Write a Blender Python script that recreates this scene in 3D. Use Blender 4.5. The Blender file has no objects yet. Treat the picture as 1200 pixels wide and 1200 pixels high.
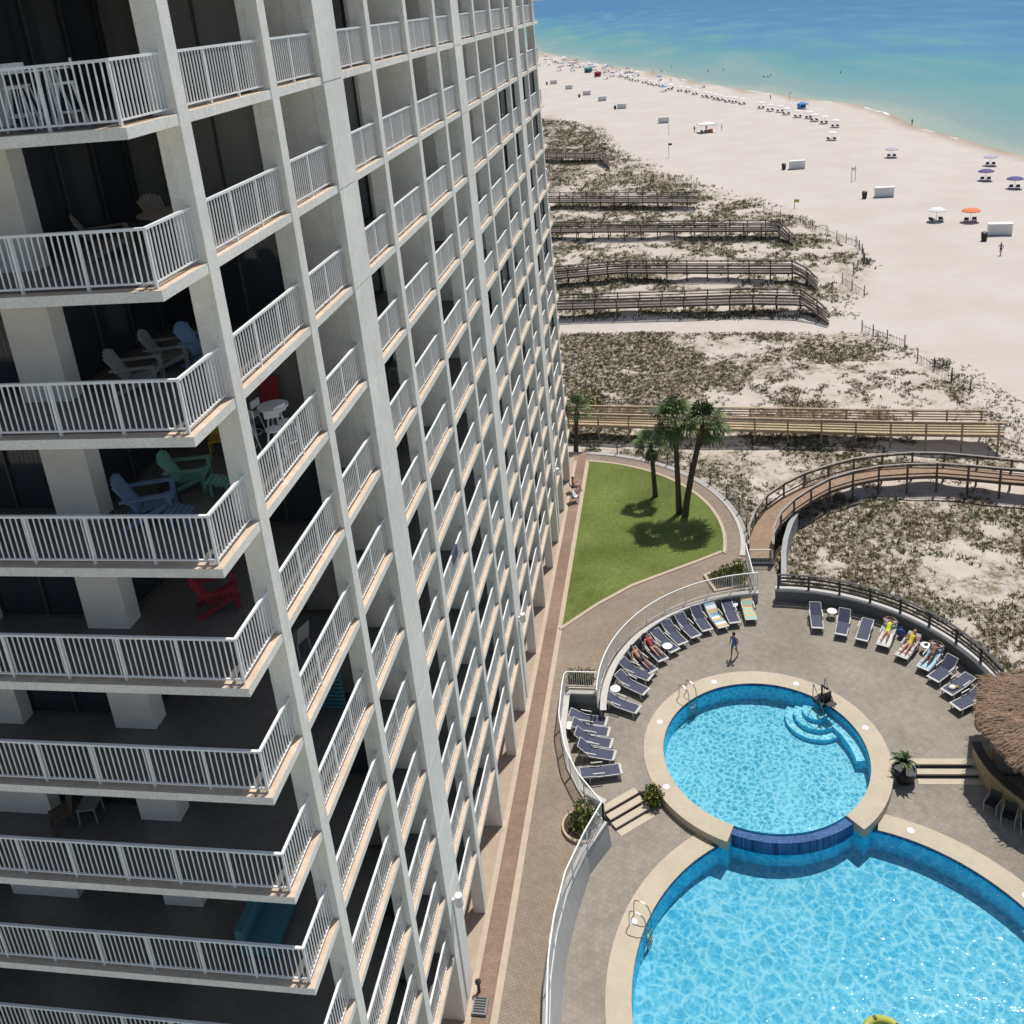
"""Beach resort seen from a high balcony: tower on the side, pools, dunes, beach and sea."""
import bpy, bmesh, math, random
from mathutils import Vector, Matrix, noise
from mathutils.geometry import tessellate_polygon
random.seed(7)
R = math.radians
S = bpy.context.scene
COL = S.collection
CAM = Vector((8.789, 0.0, 35.49))

# ------------------------------------------------------------------ helpers
class MB:
    """collects shapes of one part and links them as one mesh object"""
    def __init__(s): s.v = []; s.f = []; s.m = []
    def add(s, vs, fs, mi=0):
        b = len(s.v); s.v.extend([tuple(v) for v in vs])
        for f in fs: s.f.append(tuple(b + i for i in f)); s.m.append(mi)
    def box(s, x0, x1, y0, y1, z0, z1, mi=0, M=None, faces='all'):
        vs = [Vector((x, y, z)) for z in (z0, z1) for y in (y0, y1) for x in (x0, x1)]
        if M is not None: vs = [M @ v for v in vs]
        fs = [(0,2,3,1),(4,5,7,6),(0,1,5,4),(2,6,7,3),(0,4,6,2),(1,3,7,5)]
        if faces == 'side': fs = fs[2:]
        s.add(vs, fs, mi)
    def bar(s, a, b, w, h, mi=0, up=(0,0,1)):
        """rectangular bar from a to b"""
        a = Vector(a); b = Vector(b); d = (b - a).normalized(); up = Vector(up)
        if abs(d.dot(up)) > .98: up = Vector((1,0,0))
        r = d.cross(up).normalized(); u = r.cross(d)
        vs = [p + r*(sx*w/2) + u*(sz*h/2) for p in (a, b) for sx, sz in ((-1,-1),(1,-1),(1,1),(-1,1))]
        s.add(vs, [(0,1,2,3),(7,6,5,4),(0,4,5,1),(1,5,6,2),(2,6,7,3),(3,7,4,0)], mi)
    def tube(s, pts, rad, n=6, mi=0, caps=True):
        pts = [Vector(p) for p in pts]; rs = rad if isinstance(rad, (list, tuple)) else [rad]*len(pts)
        rings = []
        for i, p in enumerate(pts):
            d = (pts[min(i+1, len(pts)-1)] - pts[max(i-1, 0)]).normalized()
            ref = Vector((0,0,1)) if abs(d.z) < .9 else Vector((1,0,0))
            x = d.cross(ref).normalized(); y = d.cross(x)
            rings.append([p + (x*math.cos(2*math.pi*k/n) + y*math.sin(2*math.pi*k/n))*rs[i] for k in range(n)])
        vs = [v for r_ in rings for v in r_]; fs = []
        for i in range(len(pts)-1):
            for k in range(n):
                k2 = (k+1) % n
                fs.append((i*n+k, i*n+k2, (i+1)*n+k2, (i+1)*n+k))
        if caps: fs.append(tuple(range(n-1, -1, -1))); fs.append(tuple((len(pts)-1)*n + k for k in range(n)))
        s.add(vs, fs, mi)
    def lathe(s, prof, n=16, c=(0,0,0), mi=0):
        c = Vector(c); vs = []; fs = []
        for r_, z in prof:
            for k in range(n):
                a = 2*math.pi*k/n; vs.append(c + Vector((r_*math.cos(a), r_*math.sin(a), z)))
        for i in range(len(prof)-1):
            for k in range(n):
                k2 = (k+1) % n; fs.append((i*n+k, i*n+k2, (i+1)*n+k2, (i+1)*n+k))
        fs.append(tuple(range(n-1, -1, -1))); fs.append(tuple((len(prof)-1)*n+k for k in range(n)))
        s.add(vs, fs, mi)
    def blob(s, c, rx, ry, rz, n=10, m=6, mi=0):
        c = Vector(c); vs = [c + Vector((0,0,-rz))]; fs = []
        for i in range(1, m):
            t = math.pi*i/m
            for k in range(n):
                a = 2*math.pi*k/n
                vs.append(c + Vector((rx*math.sin(t)*math.cos(a), ry*math.sin(t)*math.sin(a), -rz*math.cos(t))))
        vs.append(c + Vector((0,0,rz)))
        for k in range(n): fs.append((0, 1+(k+1) % n, 1+k))
        for i in range(m-2):
            for k in range(n):
                k2 = (k+1) % n; fs.append((1+i*n+k, 1+i*n+k2, 1+(i+1)*n+k2, 1+(i+1)*n+k))
        o = 1+(m-2)*n
        for k in range(n): fs.append((o+k, o+(k+1) % n, len(vs)-1))
        s.add(vs, fs, mi)
    def prism(s, poly, z0, z1, mi_side=0, mi_top=0, holes=(), bottom=True):
        loops = [list(poly)] + [list(h) for h in holes]
        flat = [p for l in loops for p in l]
        tris = tessellate_polygon([[Vector((x, y, 0)) for x, y in l] for l in loops])
        n = len(flat)
        def up(t):
            a, b, c = (flat[i] for i in t)
            return (b[0]-a[0])*(c[1]-a[1]) - (b[1]-a[1])*(c[0]-a[0]) > 0
        tris = [t if up(t) else (t[0], t[2], t[1]) for t in tris]
        s.add([(x, y, z1) for x, y in flat], tris, mi_top)
        if z0 is None: return
        if bottom: s.add([(x, y, z0) for x, y in flat], [t[::-1] for t in tris], mi_side)
        for l in loops:
            k = len(l)
            s.add([(x, y, z0) for x, y in l] + [(x, y, z1) for x, y in l], [(i, (i+1) % k, k+(i+1) % k, k+i) for i in range(k)], mi_side)
    def loft(s, A, B, mi=0):
        n = len(A); s.add(list(A)+list(B), [(i, i+1, n+i+1, n+i) for i in range(n-1)], mi)
    def xf(s, M):
        s.v = [tuple(M @ Vector(v)) for v in s.v]; return s
    def build(s, name, mats, parent=None, smooth=False, loc=None):
        me = bpy.data.meshes.new(name)
        me.from_pydata(s.v, [], s.f)
        for m in (mats if isinstance(mats, (list, tuple)) else [mats]): me.materials.append(m)
        me.polygons.foreach_set('material_index', s.m)
        if smooth: me.polygons.foreach_set('use_smooth', [True]*len(s.f))
        me.update()
        o = bpy.data.objects.new(name, me); COL.objects.link(o)
        if parent is not None: o.parent = parent
        if loc is not None: o.location = loc
        return o

def tag(o, label=None, cat=None, group=None, kind=None):
    if label: o['label'] = label
    if cat: o['category'] = cat
    if group: o['group'] = group
    if kind: o['kind'] = kind
    return o
def thing(name, label, cat, loc=(0,0,0), rz=0., group=None):
    o = bpy.data.objects.new(name, None); COL.objects.link(o); o.empty_display_size = .2
    o.location = loc; o.rotation_euler = (0, 0, rz)
    return tag(o, label, cat, group)
def dup(root, loc=None, rz=None, label=None, group=None, swap=None):
    """copy of a thing with copies of its parts and sub-parts; swap = {old material: new material}"""
    def cp(o, parent):
        c = o.copy(); COL.objects.link(c)
        if parent is not None: c.parent = parent
        if swap and c.data is not None and any(m in swap for m in c.data.materials):
            c.data = c.data.copy()
            for i, m in enumerate(c.data.materials):
                if m in swap: c.data.materials[i] = swap[m]
        for ch in kids.get(o.name, []): cp(ch, c)
        return c
    kids = {}
    stack = [root]
    while stack:
        q = stack.pop(); kids[q.name] = list(q.children); stack.extend(q.children)
    r = cp(root, None)
    if loc is not None: r.location = loc
    if rz is not None: r.rotation_euler = (0, 0, rz)
    if label: r['label'] = label
    if group: r['group'] = group
    return r
def structure(o): o['kind'] = 'structure'; return o
def arc(c, r, a0, a1, n=None):
    n = n or max(2, int(abs(a1-a0)/4))
    return [(c[0]+r*math.cos(R(a0+(a1-a0)*i/n)), c[1]+r*math.sin(R(a0+(a1-a0)*i/n))) for i in range(n+1)]
def offset(pts, d):
    """polyline shifted sideways (to its left for d > 0)"""
    out = []
    for i, p in enumerate(pts):
        a = pts[max(i-1, 0)]; b = pts[min(i+1, len(pts)-1)]
        t = Vector((b[0]-a[0], b[1]-a[1])).normalized()
        out.append((p[0]-t.y*d, p[1]+t.x*d))
    return out
def resample(pts, step):
    pts = [Vector(p) for p in pts]; L = [0.]
    for a, b in zip(pts, pts[1:]): L.append(L[-1]+(b-a).length)
    n = max(1, round(L[-1]/step)); out = []; j = 0
    for i in range(n+1):
        d = L[-1]*i/n
        while j < len(L)-2 and L[j+1] < d: j += 1
        t = (d-L[j])/max(1e-9, L[j+1]-L[j]); out.append(tuple(pts[j].lerp(pts[j+1], min(1, t))))
    return out
def smooth_line(pts, it=2):
    for _ in range(it):
        q = [pts[0]]
        for a, b in zip(pts, pts[1:]):
            q.append(tuple(.75*x+.25*y for x, y in zip(a, b))); q.append(tuple(.25*x+.75*y for x, y in zip(a, b)))
        q.append(pts[-1]); pts = q
    return pts
def inside(p, poly):
    x, y = p[0], p[1]; c = False; j = len(poly)-1
    for i in range(len(poly)):
        xi, yi = poly[i]; xj, yj = poly[j]
        if (yi > y) != (yj > y) and x < (xj-xi)*(y-yi)/(yj-yi)+xi: c = not c
        j = i
    return c
def seg_dist(p, pts):
    best = 1e9; side = 1
    px, py = p[0], p[1]
    for (ax, ay), (bx, by) in zip(pts, pts[1:]):
        dx, dy = bx-ax, by-ay; t = max(0, min(1, ((px-ax)*dx+(py-ay)*dy)/(dx*dx+dy*dy)))
        d = math.hypot(px-ax-t*dx, py-ay-t*dy)
        if d < best: best = d; side = 1 if dx*(py-ay)-dy*(px-ax) > 0 else -1
    return best, side
def fbm(x, y, s, o=3, seed=0.):
    return noise.fractal(Vector((x/s, y/s, seed)), 1., 2., o)

# ------------------------------------------------------------------ materials
def mat(name, col, rough=.7, var=.0, scale=6., var2=0., scale2=.6, bump=0., bscale=None, metal=0., spec=.4, stretch=None):
    m = bpy.data.materials.new(name); m.use_nodes = True; nt = m.node_tree; P = nt.nodes['Principled BSDF']
    P.inputs['Roughness'].default_value = rough; P.inputs['Metallic'].default_value = metal; P.inputs['Specular IOR Level'].default_value = spec
    P.inputs['Base Color'].default_value = (*col, 1)
    N = lambda t: nt.nodes.new(t)
    if var or var2 or bump:
        tc = N('ShaderNodeTexCoord'); src = tc.outputs['Object']
        if stretch:
            mp = N('ShaderNodeMapping'); mp.inputs['Scale'].default_value = stretch; nt.links.new(src, mp.inputs['Vector']); src = mp.outputs[0]
        def nz(sc, det=5.):
            t = N('ShaderNodeTexNoise'); t.inputs['Scale'].default_value = sc; t.inputs['Detail'].default_value = det; t.inputs['Roughness'].default_value = .6
            nt.links.new(src, t.inputs['Vector']); return t.outputs['Fac']
        val = None
        for v, sc in ((var, scale), (var2, scale2)):
            if v:
                mr = N('ShaderNodeMapRange'); mr.inputs[1].default_value = .3; mr.inputs[2].default_value = .7
                mr.inputs[3].default_value = 1-v; mr.inputs[4].default_value = 1+v; nt.links.new(nz(sc), mr.inputs[0])
                if val is None: val = mr.outputs[0]
                else:
                    mu = N('ShaderNodeMath'); mu.operation = 'MULTIPLY'; nt.links.new(val, mu.inputs[0]); nt.links.new(mr.outputs[0], mu.inputs[1]); val = mu.outputs[0]
        if val is not None:
            mx = N('ShaderNodeVectorMath'); mx.operation = 'SCALE'; mx.inputs[0].default_value = col; nt.links.new(val, mx.inputs['Scale'])
            nt.links.new(mx.outputs[0], P.inputs['Base Color'])
        if bump:
            b = N('ShaderNodeBump'); b.inputs['Strength'].default_value = bump; b.inputs['Distance'].default_value = .05
            nt.links.new(nz(bscale or scale*2), b.inputs['Height']); nt.links.new(b.outputs[0], P.inputs['Normal'])
    return m
def brick_mat(name, c1, c2, cm, bw, bh, rough=.85, rot=0., var2=.12, scale2=.35, mortar=.012):
    m = bpy.data.materials.new(name); m.use_nodes = True; nt = m.node_tree; P = nt.nodes['Principled BSDF']
    P.inputs['Roughness'].default_value = rough; P.inputs['Specular IOR Level'].default_value = .25
    N = lambda t: nt.nodes.new(t)
    tc = N('ShaderNodeTexCoord'); mp = N('ShaderNodeMapping'); mp.inputs['Rotation'].default_value = (0, 0, rot)
    nt.links.new(tc.outputs['Object'], mp.inputs['Vector'])
    b = N('ShaderNodeTexBrick'); b.inputs['Color1'].default_value = (*c1, 1); b.inputs['Color2'].default_value = (*c2, 1); b.inputs['Mortar'].default_value = (*cm, 1)
    b.inputs['Scale'].default_value = 1; b.inputs['Mortar Size'].default_value = mortar; b.inputs['Brick Width'].default_value = bw; b.inputs['Row Height'].default_value = bh
    nt.links.new(mp.outputs[0], b.inputs['Vector'])
    col = b.outputs['Color']
    for sc, v in ((scale2, var2), (scale2*7, var2*.8), (scale2*.22, var2*.9)):
        n = N('ShaderNodeTexNoise'); n.inputs['Scale'].default_value = sc; n.inputs['Detail'].default_value = 5
        nt.links.new(tc.outputs['Object'], n.inputs['Vector'])
        mr = N('ShaderNodeMapRange'); mr.inputs[1].default_value = .3; mr.inputs[2].default_value = .7; mr.inputs[3].default_value = 1-v; mr.inputs[4].default_value = 1+v
        nt.links.new(n.outputs['Fac'], mr.inputs[0])
        mx = N('ShaderNodeVectorMath'); mx.operation = 'SCALE'; nt.links.new(col, mx.inputs[0]); nt.links.new(mr.outputs[0], mx.inputs['Scale']); col = mx.outputs[0]
    nt.links.new(col, P.inputs['Base Color'])
    return m
def stained(name, col):
    """rolled masonry paint with grit, patchy repainting and faint run-off streaks"""
    m = mat(name, col, .82, .06, 3.2, .09, .3, bump=.22, bscale=45); nt = m.node_tree; P = nt.nodes['Principled BSDF']; N = nt.nodes.new; Lk = nt.links.new
    src = P.inputs['Base Color'].links[0].from_socket; tc = N('ShaderNodeTexCoord'); mp = N('ShaderNodeMapping'); mp.inputs['Scale'].default_value = (5, 5, .32); Lk(tc.outputs['Object'], mp.inputs[0])
    n = N('ShaderNodeTexNoise'); n.inputs['Scale'].default_value = 1.4; n.inputs['Detail'].default_value = 7; n.inputs['Roughness'].default_value = .65; Lk(mp.outputs[0], n.inputs['Vector'])
    r = N('ShaderNodeMapRange'); r.inputs[1].default_value = .55; r.inputs[2].default_value = .8; r.inputs[3].default_value = 0; r.inputs[4].default_value = .6; Lk(n.outputs['Fac'], r.inputs[0])
    mx = N('ShaderNodeMix'); mx.data_type = 'RGBA'; Lk(r.outputs[0], mx.inputs[0]); Lk(src, mx.inputs[6]); mx.inputs[7].default_value = (.50, .455, .39, 1)
    g = N('ShaderNodeTexNoise'); g.inputs['Scale'].default_value = 26; g.inputs['Detail'].default_value = 3; Lk(tc.outputs['Object'], g.inputs['Vector'])
    r2 = N('ShaderNodeMapRange'); r2.inputs[1].default_value = .35; r2.inputs[2].default_value = .65; r2.inputs[3].default_value = .9; r2.inputs[4].default_value = 1.07; Lk(g.outputs['Fac'], r2.inputs[0])
    sc = N('ShaderNodeVectorMath'); sc.operation = 'SCALE'; Lk(mx.outputs[2], sc.inputs[0]); Lk(r2.outputs[0], sc.inputs['Scale']); Lk(sc.outputs[0], P.inputs['Base Color'])
    return m
def leaf_mat(name, col, var=.35):
    m = mat(name, col, .55, var, 3., spec=.3)
    P = m.node_tree.nodes['Principled BSDF']
    return m

M = {}
M['paint'] = stained('facade_paint', (.82, .785, .71))
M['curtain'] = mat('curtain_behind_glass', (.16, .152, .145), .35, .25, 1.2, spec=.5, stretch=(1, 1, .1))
M['paint_in'] = mat('balcony_wall_paint', (.66, .62, .56), .85, .04, 2., .06, .3)
M['lip'] = mat('balcony_edge_coating', (.60, .475, .36), .8, .12, 5., .1, .8)
M['tile'] = mat('balcony_floor_tile', (.115, .108, .104), .45, .12, 4.)
M['white_metal'] = mat('white_powder_coat', (.80, .80, .78), .45, .03, 2.)
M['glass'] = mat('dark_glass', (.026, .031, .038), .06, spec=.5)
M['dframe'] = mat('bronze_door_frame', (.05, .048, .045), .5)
M['white'] = mat('white_plastic', (.75, .75, .73), .45, .03, 3.)
M['paver'] = brick_mat('brown_pavers', (0.305, 0.244, 0.187), (0.259, 0.205, 0.155), (0.182, 0.146, 0.114), .2, .1, rot=.4)
M['brick'] = brick_mat('red_brown_bricks', (.285, .195, .14), (.24, .16, .115), (.19, .135, .10), .2, .1)
M['salmon'] = mat('salmon_concrete', (0.4, 0.309, 0.232), .85, .08, 3., .08, .4)
M['band'] = mat('cream_border', (0.473, 0.382, 0.287), .85, .08, 3., .06, .5)
M['deck'] = brick_mat('grey_pavers', (.285, .254, .212), (.252, .224, .187), (.215, .192, .162), .26, .26, rot=.35, var2=.12, mortar=.010)
M['coping'] = mat('cream_coping', (0.473, 0.41, 0.309), .8, .06, 3., .06, .5)
M['wallgrey'] = mat('pool_wall_render', (0.337, 0.341, 0.332), .85, .06, 3., .06, .5)
M['wallcap'] = mat('wall_cap', (0.501, 0.482, 0.455), .85, .06, 3.)
M['lawn'] = mat('lawn_turf', (.125, .158, .042), .9, .3, 7., .34, .22, bump=.6, bscale=30, spec=.1)
M['tread'] = mat('step_tread', (0.501, 0.437, 0.337), .85, .06, 3.)
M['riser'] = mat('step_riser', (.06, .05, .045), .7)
M['soil'] = mat('soil', (.06, .045, .03), .95, .3, 8.)
M['gwood'] = mat('weathered_wood', (.10, .083, .074), .85, .25, 3., .15, .5, stretch=(1, 1, 4))
M['gdeck'] = mat('weathered_deck_board', (0.15, 0.123, 0.105), .85, .2, 5., .15, .5)
M['ywood'] = mat('new_pine', (.44, .345, .215), .8, .2, 4., .12, .6)
M['yrail'] = mat('new_pine_rail', (.38, .295, .18), .8, .2, 4., .12, .6)
M['odeck'] = mat('orange_deck_board', (0.314, 0.214, 0.137), .8, .2, 4., .12, .6)
M['rcap'] = mat('pale_rail_cap', (.30, .265, .23), .85, .2, 3.)
M['rwood'] = mat('brown_rail_wood', (.125, .10, .082), .85, .2, 3., .15, .5)
M['bwood'] = mat('dark_fence_wood', (.075, .073, .074), .8, .25, 4.)
M['steel'] = mat('stainless', (.35, .33, .28), .3, metal=.9)
M['black'] = mat('black_plastic', (.02, .02, .022), .5)
M['navy'] = mat('navy_sling', (.058, .066, .105), .8, .12, 12.)
M['frame'] = mat('lounger_frame', (.50, .49, .46), .45)
M['thatch'] = mat('thatch', (.23, .148, .098), .95, .4, 7., .3, 1.2, bump=.9, bscale=18, stretch=(1, 1, 3))
M['bamboo'] = mat('bamboo', (.48, .37, .20), .6, .25, 6.)
M['poolw'] = mat('pool_wall_plaster', (.07, .62, .85), .6, .06, 2.)
M['poolf'] = mat('pool_floor_plaster', (.135, .45, .555), .6, .05, 1.)
M['poolf1'] = mat('upper_pool_plaster', (.145, .47, .57), .6, .05, 1.)
M['ptile'] = brick_mat('waterline_tile', (.035, .10, .27), (.075, .17, .37), (.02, .05, .14), .11, .11, rough=.25, mortar=.012)
for k, c in dict(leaf_a=(.045, .085, .018), leaf_b=(.085, .125, .025), leaf_c=(.03, .055, .015), leaf_y=(.33, .30, .05), palm_a=(.10, .15, .05), palm_b=(.20, .25, .095), dead=(.115, .085, .055)).items():
    M[k] = leaf_mat(k, c)
M['trunk'] = mat('palm_trunk', (.085, .068, .052), .95, .3, 5., bump=.6, bscale=14, stretch=(1, 1, 5))
M['skin'] = mat('skin_tan', (.42, .235, .16), .6)
M['skin_pale'] = mat('skin_pale', (.52, .32, .235), .6)
M['skin_dark'] = mat('skin_bronze', (.26, .13, .085), .6)
def plain(name, col, rough=.7): 
    M[name] = mat(name, col, rough, .05, 8.); return M[name]
for k, c in dict(cloth_neon=(.62, .75, .05), cloth_yellow=(.66, .52, .04), cloth_blue=(.06, .13, .34), cloth_black=(.02, .02, .025), cloth_red=(.42, .03, .04), cloth_white=(.7, .7, .68), cloth_pink=(.55, .18, .2),
                 hair_dark=(.03, .02, .015), hair_blond=(.34, .23, .11), hat=(.66, .61, .5), c_orange=(.75, .19, .06), c_purple=(.075, .06, .2), c_grey=(.42, .42, .46), c_teal=(.07, .35, .34), c_sky=(.03, .2, .55), c_green=(.13, .42, .27), c_mag=(.4, .05, .12),
                 adi_blue=(.125, .18, .29), adi_green=(.12, .27, .21), adi_brown=(.16, .125, .1), adi_grey=(.2, .2, .2), adi_red=(.25, .02, .03), tealcloth=(.03, .12, .15), yel=(.35, .25, .03), boxwhite=(.72, .72, .70), lime=(.40, .42, .07), wood_dark=(.08, .06, .045)).items():
    plain(k, c)

# ------------------------------------------------------------------ world, sun, camera
SUN_EL, SUN_AZ = 63.5, 27.      # degrees; azimuth from +Y towards +X
w = bpy.data.worlds.new('World'); S.world = w; w.use_nodes = True
nt = w.node_tree; sky = nt.nodes.new('ShaderNodeTexSky'); sky.sky_type = 'NISHITA'; sky.sun_disc = False
sky.sun_elevation = R(SUN_EL); sky.sun_rotation = R(SUN_AZ); sky.air_density = 1.; sky.dust_density = 1.; sky.ozone_density = 1.
nt.links.new(sky.outputs[0], nt.nodes['Background'].inputs['Color']); nt.nodes['Background'].inputs['Strength'].default_value = .082
L = bpy.data.lights.new('sun', 'SUN'); L.energy = 3.9; L.angle = R(.53); L.color = (1., .955, .89)
lo = bpy.data.objects.new('sun', L); COL.objects.link(lo)
sd = Vector((math.sin(R(SUN_AZ))*math.cos(R(SUN_EL)), math.cos(R(SUN_AZ))*math.cos(R(SUN_EL)), math.sin(R(SUN_EL))))
lo.rotation_euler = sd.to_track_quat('Z', 'Y').to_euler(); lo.location = (20, 60, 90)
cd = bpy.data.cameras.new('camera'); co = bpy.data.objects.new('camera', cd); COL.objects.link(co); S.camera = co
yaw, pitch, roll = R(-10.48896061), R(-18.78196605), R(5.53060997)
fw = Vector((math.sin(yaw)*math.cos(pitch), math.cos(yaw)*math.cos(pitch), math.sin(pitch)))
r0 = Vector((math.cos(yaw), -math.sin(yaw), 0)); d0 = fw.cross(r0)
rv = r0*math.cos(roll)+d0*math.sin(roll); dv = -r0*math.sin(roll)+d0*math.cos(roll)
co.matrix_world = Matrix(((rv.x, -dv.x, -fw.x, CAM.x), (rv.y, -dv.y, -fw.y, CAM.y), (rv.z, -dv.z, -fw.z, CAM.z), (0, 0, 0, 1)))
cd.sensor_width = 36; cd.lens = 36*1120.07/1200; cd.shift_y = -215/1200; cd.clip_start = .1; cd.clip_end = 60000
S.view_settings.view_transform = 'Standard'; S.view_settings.look = 'None'; S.view_settings.exposure = .15; S.view_settings.gamma = 1
S.cycles.use_denoising = True
S.cycles.max_bounces = 8; S.cycles.transparent_max_bounces = 12
S.cycles.sample_clamp_indirect = 4.
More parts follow.
